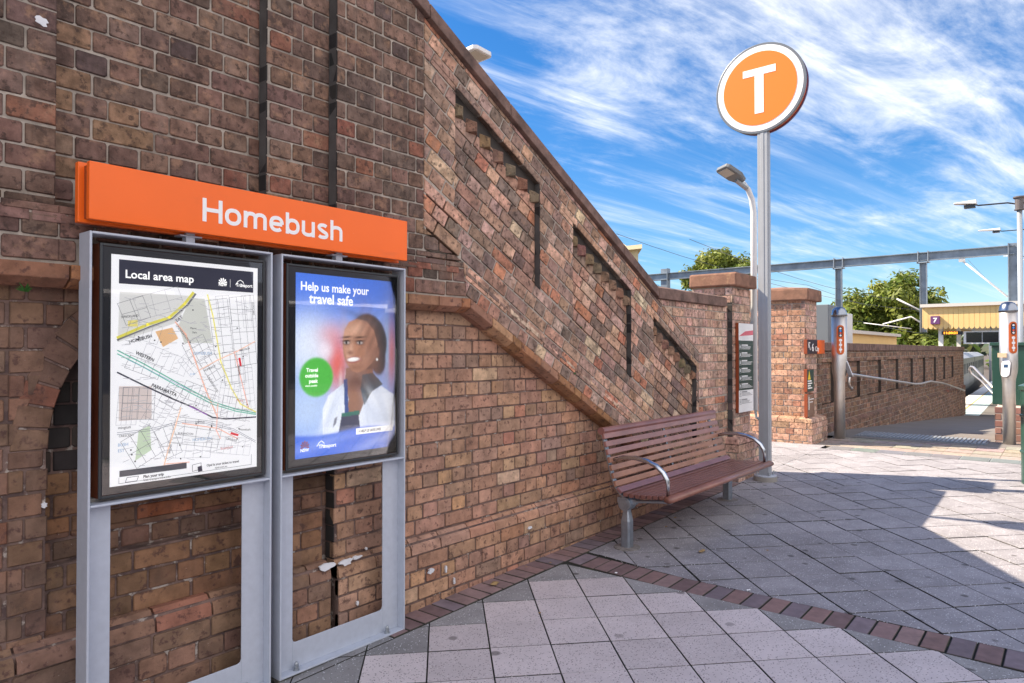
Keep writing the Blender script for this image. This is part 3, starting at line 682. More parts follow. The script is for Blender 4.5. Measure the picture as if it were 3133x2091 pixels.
for (a, za), (b_, zb) in zip(zl, zl[1:]): rp.poly([(a, -3.5, za), (b_, -3.5, zb), (b_, 3.06, zb), (a, 3.06, za)])
tag(rp.build('ramp', mat('ramp_concrete', (.19, .175, .165), .9, var=.12, vscale=1.2, bump=.3, bscale=120), loc=(19, 0, 0), recalc=False), kind='structure')
pf.prism([(27.5, -12, -.68), (140, -12, -.68), (140, ye(140), -.68), (27.5, ye(27.5), -.68)], (0, 0, -1.3))
tag(pf.build('platform', mat('platform_asphalt', (.17, .16, .15), .9, var=.12, vscale=.5), loc=(60, 0, -1.98)), kind='structure')
for nm, o0, o1, cc, z in (('platform_edge_line', .01, .52, (.78, .77, .74), .004), ('platform_tactile_line', .58, 1.15, (.45, .58, .62), .004), ('platform_yellow_line', .525, .575, (.6, .42, .12), .005)):
    q = MB(); q.poly([(27.6, ye(27.6) - o1, -.68 + z), (140, ye(140) - o1, -.68 + z), (140, ye(140) - o0, -.68 + z), (27.6, ye(27.6) - o0, -.68 + z)])
    tag(q.build(nm, mat(nm, cc, .8, var=.05), loc=(60, 5, -.68), recalc=False), kind='structure')

# ================================================================== INFORMATION STANDS
def rect_frame(mb, x0, x1, z0, z1, y0, y1, t):
    mb.box((x0, y0, z0), (x0 + t, y1, z1)); mb.box((x1 - t, y0, z0), (x1, y1, z1))
    mb.box((x0 + t, y0 + .0005, z0), (x1 - t, y1 - .0005, z0 + t)); mb.box((x0 + t, y0 + .0005, z1 - t), (x1 - t, y1 - .0005, z1))
def stand(x0, x1, z0, label, cx0, cx1):
    r_ = empty('information_stand', ((x0 + x1) / 2, 2.8, z0), label, 'notice stand', 'grey steel stands holding glazed posters')
    f = MB(); rect_frame(f, x0, x1, z0, 1.925, 2.74, 2.842, .009); f.box((x0 + .009, 2.7405, .928), (x1 - .009, 2.8415, .937))
    f.build('frame', M_STEEL, r_, bevel=.0025)
    p = MB(); y0, y1 = 2.788, 2.794; wx0, wx1, wz0, wz1 = x0 + .094, x1 - .112, z0 + .125, .927
    p.box((x0 + .009, y0, z0 + .009), (wx0, y1, .928)); p.box((wx1, y0, z0 + .009), (x1 - .009, y1, .928)); p.box((wx0, y0, z0 + .009), (wx1, y1, wz0))
    for (cx, s_) in ((wx0, 1), (wx1, -1)):
        for (zz_, t_) in ((wz0, 1),): p.prism([(cx, y0 + .0002, zz_), (cx + s_ * .018, y0 + .0002, zz_), (cx + s_ * .005, y0 + .0002, zz_ + t_ * .005), (cx, y0 + .0002, zz_ + t_ * .018)], (0, .0056, 0))
    p.build('back_plate', M_STEEL, r_, bevel=.0015)
    for bx in (x0 + .10, x1 - .10):
        q = MB(); q.smooth = False; zb = z0 + .009
        q.lathe(bx, 2.765, [(.016, zb), (.016, zb + .004), (.011, zb + .0045), (.011, zb + .02), (.0085, zb + .021), (.009, zb + .028), (.006, zb + .036), (.001, zb + .038)], 12)
        q.build('anchor_bolt', M_GALV, r_)
    c = MB(); c.box((cx0, 2.772, .952), (cx1, 2.845, 1.888)); case = c.build('display_case', M_CASE, r_)
    c = MB(); rect_frame(c, cx0 - .001, cx1 + .001, .951, 1.889, 2.764, 2.7715, .010); c.build('case_rim', M_DARKM, case, bevel=.002)
    c = MB(); c.box((cx0 + .010, 2.7700, .962), (cx1 - .010, 2.7718, 1.878)); c.build('black_backing', M_BLACK, case)
    c = MB(); c.box((cx0 + .012, 2.7655, .964), (cx1 - .012, 2.7668, 1.876)); c.build('glass', M_GLASSP, case)
    s2 = MB(); s2.box((cx0 - .02, 2.8, .938), (cx1 - .02, 2.835, .951)); s2.build('case_foot', M_CONC, r_)
    return r_, case
def glassmat():
    m = bpy.data.materials.new('clear_pane'); m.use_nodes = True; t = m.node_tree; ns = t.nodes; ls = t.links
    for n in list(ns): ns.remove(n)
    o = ns.new('ShaderNodeOutputMaterial'); tr = ns.new('ShaderNodeBsdfTransparent'); gl = ns.new('ShaderNodeBsdfGlossy'); gl.inputs['Roughness'].default_value = .015
    fr = ns.new('ShaderNodeFresnel'); fr.inputs['IOR'].default_value = 1.52; mx = ns.new('ShaderNodeMixShader')
    tcn = ns.new('ShaderNodeTexCoord'); nz = ns.new('ShaderNodeTexNoise'); nz.inputs['Scale'].default_value = 3.2; nz.inputs['Detail'].default_value = 1
    bp = ns.new('ShaderNodeBump'); bp.inputs['Strength'].default_value = .12; bp.inputs['Distance'].default_value = .01
    ls.new(tcn.outputs['Object'], nz.inputs['Vector']); ls.new(nz.outputs['Fac'], bp.inputs['Height']); ls.new(bp.outputs[0], gl.inputs['Normal'])
    ls.new(fr.outputs[0], mx.inputs[0]); ls.new(tr.outputs[0], mx.inputs[1]); ls.new(gl.outputs[0], mx.inputs[2]); ls.new(mx.outputs[0], o.inputs[0])
    return m
M_GLASSP = glassmat()
st1, cs1 = stand(.959, 1.688, .030, 'grey steel stand with the white Local area map poster, left one of two', 1.003, 1.665)
st2, cs2 = stand(1.731, 2.465, .034, 'grey steel stand with the blue travel safe poster of a smiling woman', 1.773, 2.437)
M_INK = mat('dark_ink', (.018, .022, .045), .6)
UX, UZ = (1, 0, 0), (0, 0, 1)
def sheet(parent, name, x0, x1, z0, z1, material, y=2.7690, t=.0008):
    q = MB(); q.box((x0, y, z0), (x1, y + t, z1)); return q.build(name, material, parent)
# --- the map
MX0, MX1, MZ0, MZ1 = 1.042, 1.632, .990, 1.852
def glow_ink():
    m = mat('printed_ink', attr=True, rough=.6); b_ = m.node_tree.nodes['Principled BSDF']; at = [n for n in m.node_tree.nodes if n.type == 'ATTRIBUTE'][0]
    m.node_tree.links.new(at.outputs['Color'], b_.inputs['Emission Color']); b_.inputs['Emission Strength'].default_value = .22; return m  # ink colours get an added glow
M_WGLOW = mat('glow_white', (.85, .85, .85), .5, emit=((1, 1, 1), .35))  # white print with glow added to brighten it
mp = sheet(cs1, 'map_sheet', MX0, MX1, MZ0, MZ1, mat('paper', (.82, .82, .84), .55, emit=((.95, .97, 1.), .25)))  # paper brightened by an added glow
ink = MB(); lay_i = [0]
def MPT(u, v): return (MX0 + u * (MX1 - MX0), MZ1 - v * (MZ1 - MZ0))     # u right, v down, 0..1
def stroke(pts, wd, col):
    lay_i[0] += 1; y = 2.7688 - lay_i[0] * .0000045; ink.cur = col
    P = [MPT(*p) for p in pts]; wd /= 2
    for i in range(len(P) - 1):
        (ax, az), (bx, bz) = P[i], P[i + 1]; l_ = math.hypot(bx - ax, bz - az) or 1; nx, nz = -(bz - az) / l_ * wd, (bx - ax) / l_ * wd
        e = wd * .6 / l_; ax2, az2, bx2, bz2 = ax - (bx - ax) * e, az - (bz - az) * e, bx + (bx - ax) * e, bz + (bz - az) * e
        ink.poly([(ax2 + nx, y, az2 + nz), (ax2 - nx, y, az2 - nz), (bx2 - nx, y, bz2 - nz), (bx2 + nx, y, bz2 + nz)])
def fill(pts, col):
    lay_i[0] += 1; y = 2.7688 - lay_i[0] * .0000045; ink.cur = col; ink.poly([(MPT(*p)[0], y, MPT(*p)[1]) for p in pts])
def rbox(u0, v0, u1, v1, col): fill([(u0, v0), (u1, v0), (u1, v1), (u0, v1)], col)
DK = (.022, .024, .05); GY = (.13, .13, .16); PALE = (.70, .71, .72)
rbox(.045, .02, .965, .125, DK)
fill([(.05, .16), (.52, .16), (.40, .29), (.04, .38)], (.72, .73, .72)); fill([(.50, .17), (.60, .17), (.66, .38), (.46, .38), (.42, .30)], (.66, .68, .64))
fill([(.05, .57), (.25, .575), (.25, .72), (.05, .72)], (.70, .62, .60)); fill([(.17, .77), (.24, .75), (.25, .86), (.15, .90)], (.60, .72, .55)); fill([(.27, .33), (.38, .31), (.42, .36), (.32, .40)], (.80, .52, .28)); fill([(.10, .285), (.16, .28), (.16, .31), (.10, .31)], (.80, .72, .25))
mr_ = random.Random(4)
def grid(cx, cy, wu, hv, ang, nu, nv, col=GY, wd=.0013):
    a = R(ang); f = lambda s_, t_: (cx + wu * s_ * math.cos(a) - hv * t_ * math.sin(a) * 1.46, cy + wu * s_ * math.sin(a) / 1.46 + hv * t_ * math.cos(a))
    for i in range(nu + 1): stroke([f(i / nu - .5 + mr_.uniform(-.03, .03), -.5), f(i / nu - .5, .5)], wd, col)
    for i in range(nv + 1): stroke([f(-.5, i / nv - .5), f(.5, i / nv - .5 + mr_.uniform(-.03, .03))], wd, col)
grid(.72, .30, .14, .26, -7, 2, 6); grid(.89, .32, .17, .34, -6, 3, 6); grid(.55, .41, .16, .10, -28, 3, 3); grid(.66, .50, .12, .12, -30, 3, 3)
grid(.82, .50, .16, .16, -6, 3, 4); grid(.20, .49, .22, .06, 22, 4, 1); grid(.17, .65, .20, .14, 4, 4, 4); grid(.40, .62, .16, .10, -58, 3, 3)
grid(.56, .62, .22, .08, 22, 4, 2); grid(.55, .80, .34, .12, 12, 4, 3); grid(.20, .84, .20, .14, -28, 3, 2); grid(.83, .70, .20, .10, 14, 4, 2); grid(.36, .83, .12, .14, -20, 2, 2); grid(.14, .24, .16, .10, -20, 2, 2)
stroke([(.04, .36), (.22, .30), (.36, .265), (.46, .20), (.52, .145)], .011, (.75, .70, .12)); stroke([(.04, .37), (.24, .31), (.38, .27), (.48, .205), (.535, .15)], .0075, (.16, .17, .19)); stroke([(.05, .371), (.24, .312), (.38, .273), (.48, .208)], .0022, (.6, .6, .6))
stroke([(.62, .15), (.66, .25), (.72, .47), (.80, .60), (.87, .68), (.99, .725)], .0055, (.82, .76, .22))
stroke([(.40, .285), (.47, .34), (.53, .45), (.61, .60), (.70, .74)], .0055, (.85, .52, .40)); stroke([(.56, .51), (.70, .46), (.84, .42), (.98, .37)], .0045, (.88, .62, .50)); stroke([(.82, .42), (.87, .55), (.93, .70)], .0045, (.86, .50, .42))
stroke([(.04, .415), (.20, .475), (.42, .565), (.66, .66), (.84, .705), (.99, .73)], .0042, (.10, .42, .32)); stroke([(.04, .43), (.20, .49), (.42, .58), (.66, .672), (.84, .715), (.99, .737)], .0042, (.16, .50, .40)); stroke([(.10, .455), (.5, .60)], .0012, (.15, .2, .5))
stroke([(.04, .51), (.20, .57), (.38, .635), (.52, .68), (.66, .735), (.76, .748), (.99, .75)], .0055, (.03, .03, .06)); stroke([(.50, .675), (.62, .72)], .0045, (.35, .12, .5))
stroke([(.04, .77), (.24, .765), (.45, .74), (.62, .755), (.82, .80), (.99, .87)], .0016, (.18, .19, .25)); stroke([(.04, .778), (.24, .773), (.45, .748), (.62, .763), (.82, .808), (.99, .878)], .0016, (.18, .19, .25))
stroke([(.44, .68), (.41, .75), (.36, .86), (.33, .94)], .0045, (.88, .60, .42)); stroke([(.34, .93), (.5, .935)], .0035, (.85, .5, .4)); stroke([(.45, .752), (.70, .79), (.85, .85)], .004, (.85, .5, .4)); stroke([(.70, .67), (.69, .80), (.72, .84)], .0035, (.86, .5, .4))
for u, v, l_ in ((.86, .455, .035), (.80, .82, .03)): stroke([(u, v), (u + (.01 if l_ > .032 else .05), v + (l_ if l_ > .032 else .012))], .009, (.72, .03, .05))
for _ in range(26):
    u, v = mr_.uniform(.08, .95), mr_.uniform(.2, .92); rbox(u, v, u + .009, v + .006, (.03, .03, .04))
for gx_, gy_, gw_, gh_, ga_, n1, n2 in ((.30, .20, .3, .10, -18, 3, 2), (.20, .33, .2, .08, 16, 4, 1), (.34, .46, .3, .08, 22, 6, 1), (.50, .48, .1, .10, -40, 3, 3), (.78, .62, .14, .10, 10, 4, 3), (.92, .60, .1, .22, -6, 3, 6), (.10, .66, .12, .16, 4, 4, 5), (.62, .66, .16, .08, 22, 5, 2), (.80, .88, .3, .08, 10, 6, 2), (.50, .88, .3, .07, 6, 5, 2), (.28, .70, .14, .12, 30, 3, 4), (.93, .22, .1, .16, -6, 3, 4), (.74, .22, .1, .14, -7, 2, 5)):
    grid(gx_, gy_, gw_, gh_, ga_, n1, n2, (.24, .24, .28), .0009)
for _ in range(240):                                                   # illegible small street names
    u, v = mr_.uniform(.06, .9), mr_.uniform(.17, .93); stroke([(u, v), (u + mr_.uniform(.03, .07), v + mr_.uniform(-.012, .012))], .0022, (.50, .50, .53))
rbox(.055, .935, .48, .962, (.10, .10, .12)); stroke([(.052, .965), (.052, .99), (.955, .985), (.955, .935)], .0012, DK)
for q in ([(.10, .968), (.17, .968), (.16, .988), (.09, .988), (.10, .968)], [(.52, .95), (.58, .945), (.58, .975), (.52, .98), (.52, .95)]): stroke(q, .0016, DK)
fill([(.555, .962), (.585, .958), (.59, .984), (.56, .986)], (.05, .05, .08))
ink.build('map_drawing', glow_ink(), cs1, recalc=False)
def mtext(body, h, u, v, material, ang=0, sx=.92, bold=0.):
    x, z = MPT(u, v); a = R(ang); return text(body, h, (x, 2.7678, z), (math.cos(a), 0, math.sin(a)), (-math.sin(a), 0, math.cos(a)), material, cs1, depth=.0001, sx=sx, bold=bold)
M_LB = mat('pale_blue_ink', (.35, .55, .80), .6); M_RED = mat('red_ink', (.65, .05, .06), .6)
T = [mtext('Local area map', .030, .080, .098, M_WGLOW, sx=1.0, bold=.0008), mtext('NSW', .012, .70, .103, M_WGLOW, bold=.0006), mtext('Transport', .014, .83, .100, M_WGLOW, bold=.0004),
     mtext('HOMEBUSH', .0125, .11, .385, M_INK, 17, bold=.0004), mtext('BAY', .0125, .41, .285, M_INK, 38, bold=.0004), mtext('WESTERN', .0125, .145, .43, M_INK, -25, bold=.0004), mtext('PARRAMATTA', .0125, .245, .575, M_INK, -25, bold=.0004),
     mtext('UNDERWOOD', .009, .40, .30, M_INK, -52), mtext('UNDERWOOD', .009, .62, .54, M_INK, -58), mtext('POMEROY', .009, .60, .518, M_INK, 24), mtext('MWY', .0105, .835, .665, M_RED, -12), mtext('GEDDAL', .009, .845, .485, M_INK, -82),
     mtext('HOMEBUSH', .0115, .52, .435, M_LB), mtext('HOMEBUSH', .0115, .52, .84, M_LB), mtext('BUSH', .0115, .045, .83, M_LB), mtext('EST', .0115, .045, .855, M_LB), mtext('Homebush', .009, .86, .81, M_INK, -5), mtext('Strathfield', .010, .72, .895, M_RED, 2), mtext('mington', .0105, .045, .755, M_INK, 0),
     mtext('STRICKLAND', .008, .06, .275, M_INK, 8), mtext('Mason', .0075, .50, .315, M_INK), mtext('Park', .0075, .515, .335, M_INK), mtext('CRESCENT', .0085, .05, .79, M_INK), mtext('LOFTUS', .008, .54, .755, M_INK, -6), mtext('BURLINGTON', .0075, .42, .80, M_INK, -8), mtext('BRIDGE', .008, .37, .885, M_INK, 78), mtext('2140', .008, .50, .53, M_LB), mtext('CRESCENT', .008, .76, .845, M_INK, -22), mtext('CONCORD', .008, .955, .175, M_INK, -85), mtext('BERONGA', .008, .86, .42, M_INK, 12),
     mtext("It's easy to travel with us", .0125, .085, .957, M_WGLOW, bold=.0003), mtext('Plan your trip', .0105, .20, .980, M_INK, bold=.0004), mtext('Visit transportnsw.info', .0085, .20, .9945, M_INK), mtext('Opal is your ticket to travel', .0095, .62, .966, M_INK, bold=.0003), mtext('opal.com.au', .0085, .68, .982, M_INK)]
x, z = MPT(.73, .085)
q = MB()
for k in range(7):
    a = R(-20 + k * 220 / 6 - 10 + 0); q.poly([(x, 2.7678, z - .004), (x + .016 * math.cos(a - .22), 2.7678, z + .016 * math.sin(a - .22)), (x + .02 * math.cos(a), 2.7678, z + .02 * math.sin(a)), (x + .016 * math.cos(a + .22), 2.7678, z + .016 * math.sin(a + .22))])
x, z = MPT(.865, .088); q.tube([(x - .022, 2.7678, z - .004), (x - .012, 2.7678, z + .012), (x, 2.7678, z + .018), (x + .012, 2.7678, z + .01), (x + .018, 2.7678, z - .006), (x, 2.7678, z + .002)], .0016, 4)
x, z = MPT(.785, .10); q.box((x, 2.7677, z - .005), (x + .001, 2.768, z + .028))
T.append(q.build('emblem', M_WGLOW, cs1, recalc=False)); join_texts(T, 'lettering')
# --- the poster with the smiling woman: a printed picture, painted per vertex
import numpy as np
PX0, PX1, PZ0, PZ1 = 1.822, 2.420, .997, 1.852
def picture(parent, name, x0, x1, z0, z1, nx, nz, fn, y=2.7688):
    U_, V_ = np.meshgrid(np.linspace(0, 1, nx), np.linspace(0, 1, nz)); C = np.clip(fn(U_, V_), 0, 1)
    q = MB()
    q.v = [(x0 + (x1 - x0) * a, y, z1 - (z1 - z0) * b) for a, b in zip(U_.ravel(), V_.ravel())]; q.c = [tuple(c) for c in C.reshape(-1, 3)]
    for j in range(nz - 1):
        for i in range(nx - 1): k = j * nx + i; q.face((k, k + nx, k + nx + 1, k + 1))
    m = mat('printed_picture', attr=True, rough=.5)
    b_ = m.node_tree.nodes['Principled BSDF']; at = [n for n in m.node_tree.nodes if n.type == 'ATTRIBUTE'][0]
    m.node_tree.links.new(at.outputs['Color'], b_.inputs['Emission Color']); b_.inputs['Emission Strength'].default_value = .35   # added glow brightens the printed picture
    return q.build(name, m, parent, recalc=False)
def painter(u, v):
    asp = (PZ1 - PZ0) / (PX1 - PX0)
    def sm(d, s): return 1 / (1 + np.exp(np.clip(d / s, -40, 40)))
    def el(cx, cy, rx, ry, rot=0, s=.004):
        a = math.radians(rot); x, y = (u - cx), (v - cy) * asp
        xr, yr = x * math.cos(a) + y * math.sin(a), -x * math.sin(a) + y * math.cos(a)
        return sm(np.sqrt((xr / rx) ** 2 + (yr / ry) ** 2) - 1, s / min(rx, ry))[..., None]
    def pol(pts, soft=1):
        m = np.zeros(u.shape, bool); n = len(pts)
        for k in range(n):
            (x0, y0), (x1, y1) = pts[k], pts[(k + 1) % n]
            if y0 == y1: continue
            m ^= ((v >= min(y0, y1)) & (v < max(y0, y1)) & (u < x0 + (v - y0) * (x1 - x0) / (y1 - y0)))
        m = m.astype(float)
        for _ in range(soft):
            p = np.pad(m, 1, 'edge'); m = (p[1:-1, 1:-1] * 2 + p[:-2, 1:-1] + p[2:, 1:-1] + p[1:-1, :-2] + p[1:-1, 2:]) / 6
        return m[..., None]
    C = np.zeros(u.shape + (3,)); t = sm(-(v - .20), .05)[..., None]
    C[:] = np.array([.045, .16, .66]); C = C * (1 - t) + np.array([.27, .42, .78]) * t
    def put(m, c):
        nonlocal C; C = C * (1 - m) + np.array(c) * m
    # out of focus street behind her
    put(el(.12, .40, .20, .22, 0, .06) * .9, (.72, .77, .84)); put(el(.32, .33, .10, .08, 0, .03) * .7, (.72, .40, .42)); put(el(.39, .50, .10, .20, 0, .03), (.72, .13, .09)); put(el(.27, .42, .06, .06, 0, .02) * .8, (.8, .74, .80))
    put(el(.95, .44, .06, .22, 0, .025), (.60, .13, .11)); put(el(.905, .42, .02, .2, 0, .01) * .8, (.25, .55, .8)); put(el(.42, .60, .015, .07, 0, .006) * .8, (.85, .72, .72)); put(el(.47, .60, .010, .07, 0, .006) * .8, (.85, .72, .72)); put(el(.12, .74, .2, .16, 0, .05) * .8, (.50, .62, .80))
    SK, SH, HL, HR = (.44, .22, .14), (.26, .115, .07), (.66, .42, .31), (.022, .016, .018)
    # neck, chest and clothes
    put(pol([(.47, .52), (.74, .50), (.78, .64), (.66, .78), (.60, .82), (.50, .80), (.46, .66)]), SH); put(el(.56, .66, .06, .14, 0, .03) * .8, (.34, .16, .10))
    put(pol([(.25, .74), (.30, .67), (.46, .60), (.50, .70), (.44, .82), (.40, .885), (.25, .885)]), (.74, .79, .88)); put(pol([(.36, .80), (.39, .79), (.375, .83), (.345, .85)]), (.10, .10, .14))
    put(pol([(.60, .80), (.66, .72), (.74, .66), (.84, .63), (.99, .69), (.99, .885), (.58, .885)]), (.76, .81, .91)); put(el(.80, .80, .10, .10, 20, .04) * .5, (.58, .66, .82)); put(el(.35, .76, .04, .12, 20, .03) * .5, (.58, .66, .82))
    put(pol([(.64, .56), (.75, .55), (.86, .62), (.74, .66), (.66, .74), (.62, .64)]), (.035, .055, .07))
    put(pol([(.45, .585), (.485, .58), (.50, .78), (.46, .78)]), (.02, .07, .27)); put(pol([(.43, .785), (.60, .785), (.62, .885), (.40, .885)]), (.035, .045, .10)); put(pol([(.43, .775), (.61, .765), (.61, .79), (.43, .795)]), (.02, .16, .13))
    for fx, fy, fr, fa in ((.30, .80, .012, 20), (.34, .74, .010, 35), (.72, .76, .012, -35), (.80, .72, .010, -30), (.88, .80, .013, -20), (.70, .84, .010, -10)): put(el(fx, fy, fr, .09, fa, .012) * .45, (.45, .52, .66))
    for fx, fy, fr, fa in ((.27, .78, .012, 20), (.76, .70, .012, -38), (.92, .76, .014, -20)): put(el(fx, fy, fr, .08, fa, .012) * .6, (.90, .93, .98))
    put(el(.58, .60, .10, .05, 0, .02) * .8, (.12, .05, .035))
    # hair, face
    put(el(.705, .365, .195, .235, -14), HR); put(el(.80, .46, .085, .15, -10), HR)
    put(pol([(.455, .30), (.50, .255), (.58, .235), (.68, .245), (.76, .30), (.80, .38), (.79, .45), (.73, .50), (.66, .535), (.585, .548), (.53, .535), (.485, .50), (.452, .45), (.438, .40), (.44, .35)], 2), SK)
    put(el(.565, .295, .09, .05, -10, .02) * .8, HL); put(el(.74, .42, .05, .15, -8, .02) * .75, SH); put(el(.51, .445, .035, .04, 0, .012) * .7, HL); put(el(.665, .445, .045, .05, 0, .015) * .6, (.46, .25, .17))
    put(el(.72, .36, .07, .22, -14, .03) * .55, SH); put(el(.47, .36, .02, .10, -6, .015) * .6, HL); put(el(.60, .52, .10, .03, 0, .02) * .5, SH); put(el(.66, .235, .14, .02, 18, .01) * .5, (.09, .07, .08))
    put(el(.795, .43, .022, .045, 0, .004), (.26, .115, .07)); put(el(.795, .472, .009, .010, 0, .002), (.9, .9, .9))
    for ex in (.478, .612):
        put(el(ex, .342, .043, .0075, -5, .003) * .95, (.04, .022, .02)); put(el(ex, .374, .037, .018, 0, .004), (.10, .045, .032)); put(el(ex, .374, .026, .0105, 0, .002), (.62, .56, .54)); put(el(ex - .003, .374, .011, .012, 0, .002), (.012, .01, .01)); put(el(ex, .363, .037, .006, -3, .002), (.03, .015, .015))
    put(el(.523, .405, .014, .045, 6, .007) * .8, HL); put(el(.515, .432, .028, .018, 0, .005) * .8, (.23, .095, .06))
    put(el(.545, .472, .072, .026, -4, .003), (.33, .08, .07)); put(el(.545, .470, .058, .0165, -4, .002), (.92, .91, .89)); put(el(.555, .515, .05, .012, -4, .008) * .6, SH); put(el(.465, .46, .008, .03, -14, .004) * .5, SH); put(el(.632, .46, .008, .035, 14, .004) * .5, SH)
    # blue foot of the poster
    put(sm(-(v - (.875 + .012 * np.sin(u * 7))), .004)[..., None], (.02, .13, .66)); put(el(.25, .93, .22, .03, -8, .02) * .35, (.55, .66, .90)); put(el(.82, .95, .2, .025, -14, .02) * .4, (.6, .7, .92))
    put(el(.19, .565, .155, .155), (.09, .46, .07))
    rs = np.random.RandomState(3); nzz = rs.rand(*u.shape); nzz = (nzz + np.roll(nzz, 1, 0) + np.roll(nzz, 1, 1) + np.roll(nzz, 2, 0)) / 4
    lightd = 1 + .16 * np.sin(v * 60 + u * 25 + 6 * np.sin(u * 9)) * np.exp(-((u - .70) / .2) ** 2 - ((v - .33) / .13) ** 2) * 1.0
    return C * (.88 + .24 * nzz[..., None]) * lightd[..., None]
po = picture(cs2, 'poster_sheet', PX0, PX1, PZ0, PZ1, 200, 290, painter)
def ptext(body, h, u, v, material=None, sx=1., bold=0.):
    return text(body, h, (PX0 + u * (PX1 - PX0), 2.7678, PZ1 - v * (PZ1 - PZ0)), UX, UZ, material or M_WGLOW, cs2, depth=.0001, sx=sx, bold=bold)
T = [ptext('Help us make your', .040, .040, .092, M_WGLOW, .90, .0011), ptext('travel safe', .046, .120, .160, M_WGLOW, .93, .0014),
     ptext('Travel', .0175, .095, .535, sx=1., bold=.0008), ptext('outside', .0175, .085, .565, sx=.95, bold=.0008), ptext('peak', .0175, .12, .595, sx=1., bold=.0008), ptext('where possible', .008, .085, .615, sx=.95, bold=.0003),
     ptext('NSW', .014, .045, .965, bold=.0006), ptext('Transport', .017, .21, .957, bold=.0006)]
q = MB(); q.box((PX0 + .575 * .598, 2.7680, PZ1 - .905 * .855), (PX0 + .975 * .598, 2.7684, PZ1 - .870 * .855)); T.append(q.build('strip', M_WGLOW, cs2))
T.append(ptext('> HELP US SAVE LIVES', .0125, .60, .895, M_INK, .82, .0004))
x, z = PX0 + .085 * .598, PZ1 - .935 * .855; q = MB(); q.cur = (1, 1, 1)
for k in range(7):
    a = R(-20 + k * 220 / 6); q.poly([(x, 2.7678, z - .004), (x + .02 * math.cos(a - .22), 2.7678, z + .02 * math.sin(a - .22)), (x + .026 * math.cos(a), 2.7678, z + .026 * math.sin(a)), (x + .02 * math.cos(a + .22), 2.7678, z + .02 * math.sin(a + .22))])
T.append(q.build('flower', mat('pale_red_ink', (.75, .22, .25), .6), cs2, recalc=False))
x, z = PX0 + .235 * .598, PZ1 - .94 * .855; q = MB(); q.tube([(x - .025, 2.7678, z - .004), (x - .012, 2.7678, z + .012), (x, 2.7678, z + .020), (x + .014, 2.7678, z + .01), (x + .02, 2.7678, z - .006), (x, 2.7678, z + .002)], .0018, 4); T.append(q.build('swirl', M_WGLOW, cs2, recalc=False))
join_texts(T, 'lettering')
for st, xs in ((st1, (1.12, 1.32, 1.52)), (st2, (1.9, 2.1, 2.3))):     # moss and grit packing under each stand
    q = MB(); a = .96 if st is st1 else 1.732
    for k in range(26):
        x = a + k * .028; h_ = gz(x, 2.79) ; q.cur = rnd.choice([(.06, .065, .02), (.10, .09, .08), (.05, .06, .015), (.16, .145, .13)])
        q.hexa([(x, 2.748 - rnd.uniform(0, .008), h_ - .02), (x + .03, 2.748 - rnd.uniform(0, .008), h_ - .02), (x + .03, 2.84, h_ - .02), (x, 2.84, h_ - .02), (x, 2.755, (.030 if st is st1 else .034) - .001), (x + .03, 2.755, .0295), (x + .03, 2.84, .0295), (x, 2.84, .0295)])
    q.build('grout_bed', mat('mossy_grout', attr=True, rough=1., var=.4, vscale=40, bump=.9, bscale=90), st)

# ================================================================== STATION NAME SIGN
ns = empty('station_name_sign', (1.7, 2.75, 1.96), 'long orange Homebush name board above the two poster stands', 'sign')
q = MB(); q.box((.949, 2.720, 1.963), (2.457, 2.748, 2.171)); fpn = q.build('front_panel', M_ORANGE, ns, bevel=.003)
q = MB(); q.box((.955, 2.748, 1.972), (2.450, 2.785, 2.162)); q.build('spacer', mat('orange_channel', (.30, .055, .012), .5), ns)
q = MB(); q.box((.935, 2.785, 1.957), (2.457, 2.815, 2.176)); q.build('back_panel', M_ORANGE, ns, bevel=.003)
def ribbon(mb, pts, wd, y, th, closed=False):
    n = len(pts); Lf, Rt = [], []
    for k in range(n):
        a = pts[k - 1] if (k > 0 or closed) else pts[k]; b_ = pts[(k + 1) % n] if (k < n - 1 or closed) else pts[k]
        dx, dz = b_[0] - a[0], b_[1] - a[1]; l_ = math.hypot(dx, dz); nx, nz = -dz / l_ * wd / 2, dx / l_ * wd / 2
        Lf.append((pts[k][0] + nx, pts[k][1] + nz)); Rt.append((pts[k][0] - nx, pts[k][1] - nz))
    for k in range(n if closed else n - 1):
        j_ = (k + 1) % n; q4 = [Lf[k], Rt[k], Rt[j_], Lf[j_]]
        mb.poly([(p[0], y, p[1]) for p in q4]); mb.poly([(Lf[k][0], y, Lf[k][1]), (Lf[j_][0], y, Lf[j_][1]), (Lf[j_][0], y + th, Lf[j_][1]), (Lf[k][0], y + th, Lf[k][1])]); mb.poly([(Rt[k][0], y, Rt[k][1]), (Rt[j_][0], y, Rt[j_][1]), (Rt[j_][0], y + th, Rt[j_][1]), (Rt[k][0], y + th, Rt[k][1])])
def arcp(cx_, cz_, rx, rz, a0, a1, n=14): return [(cx_ + rx * math.copysign(abs(math.cos(R(a0 + (a1 - a0) * k / n))) ** .86, math.cos(R(a0 + (a1 - a0) * k / n))), cz_ + rz * math.copysign(abs(math.sin(R(a0 + (a1 - a0) * k / n))) ** .86, math.sin(R(a0 + (a1 - a0) * k / n)))) for k in range(n + 1)]
sw = .172; h2 = sw / 2; xh = .745; ro = (xh - sw) / 2
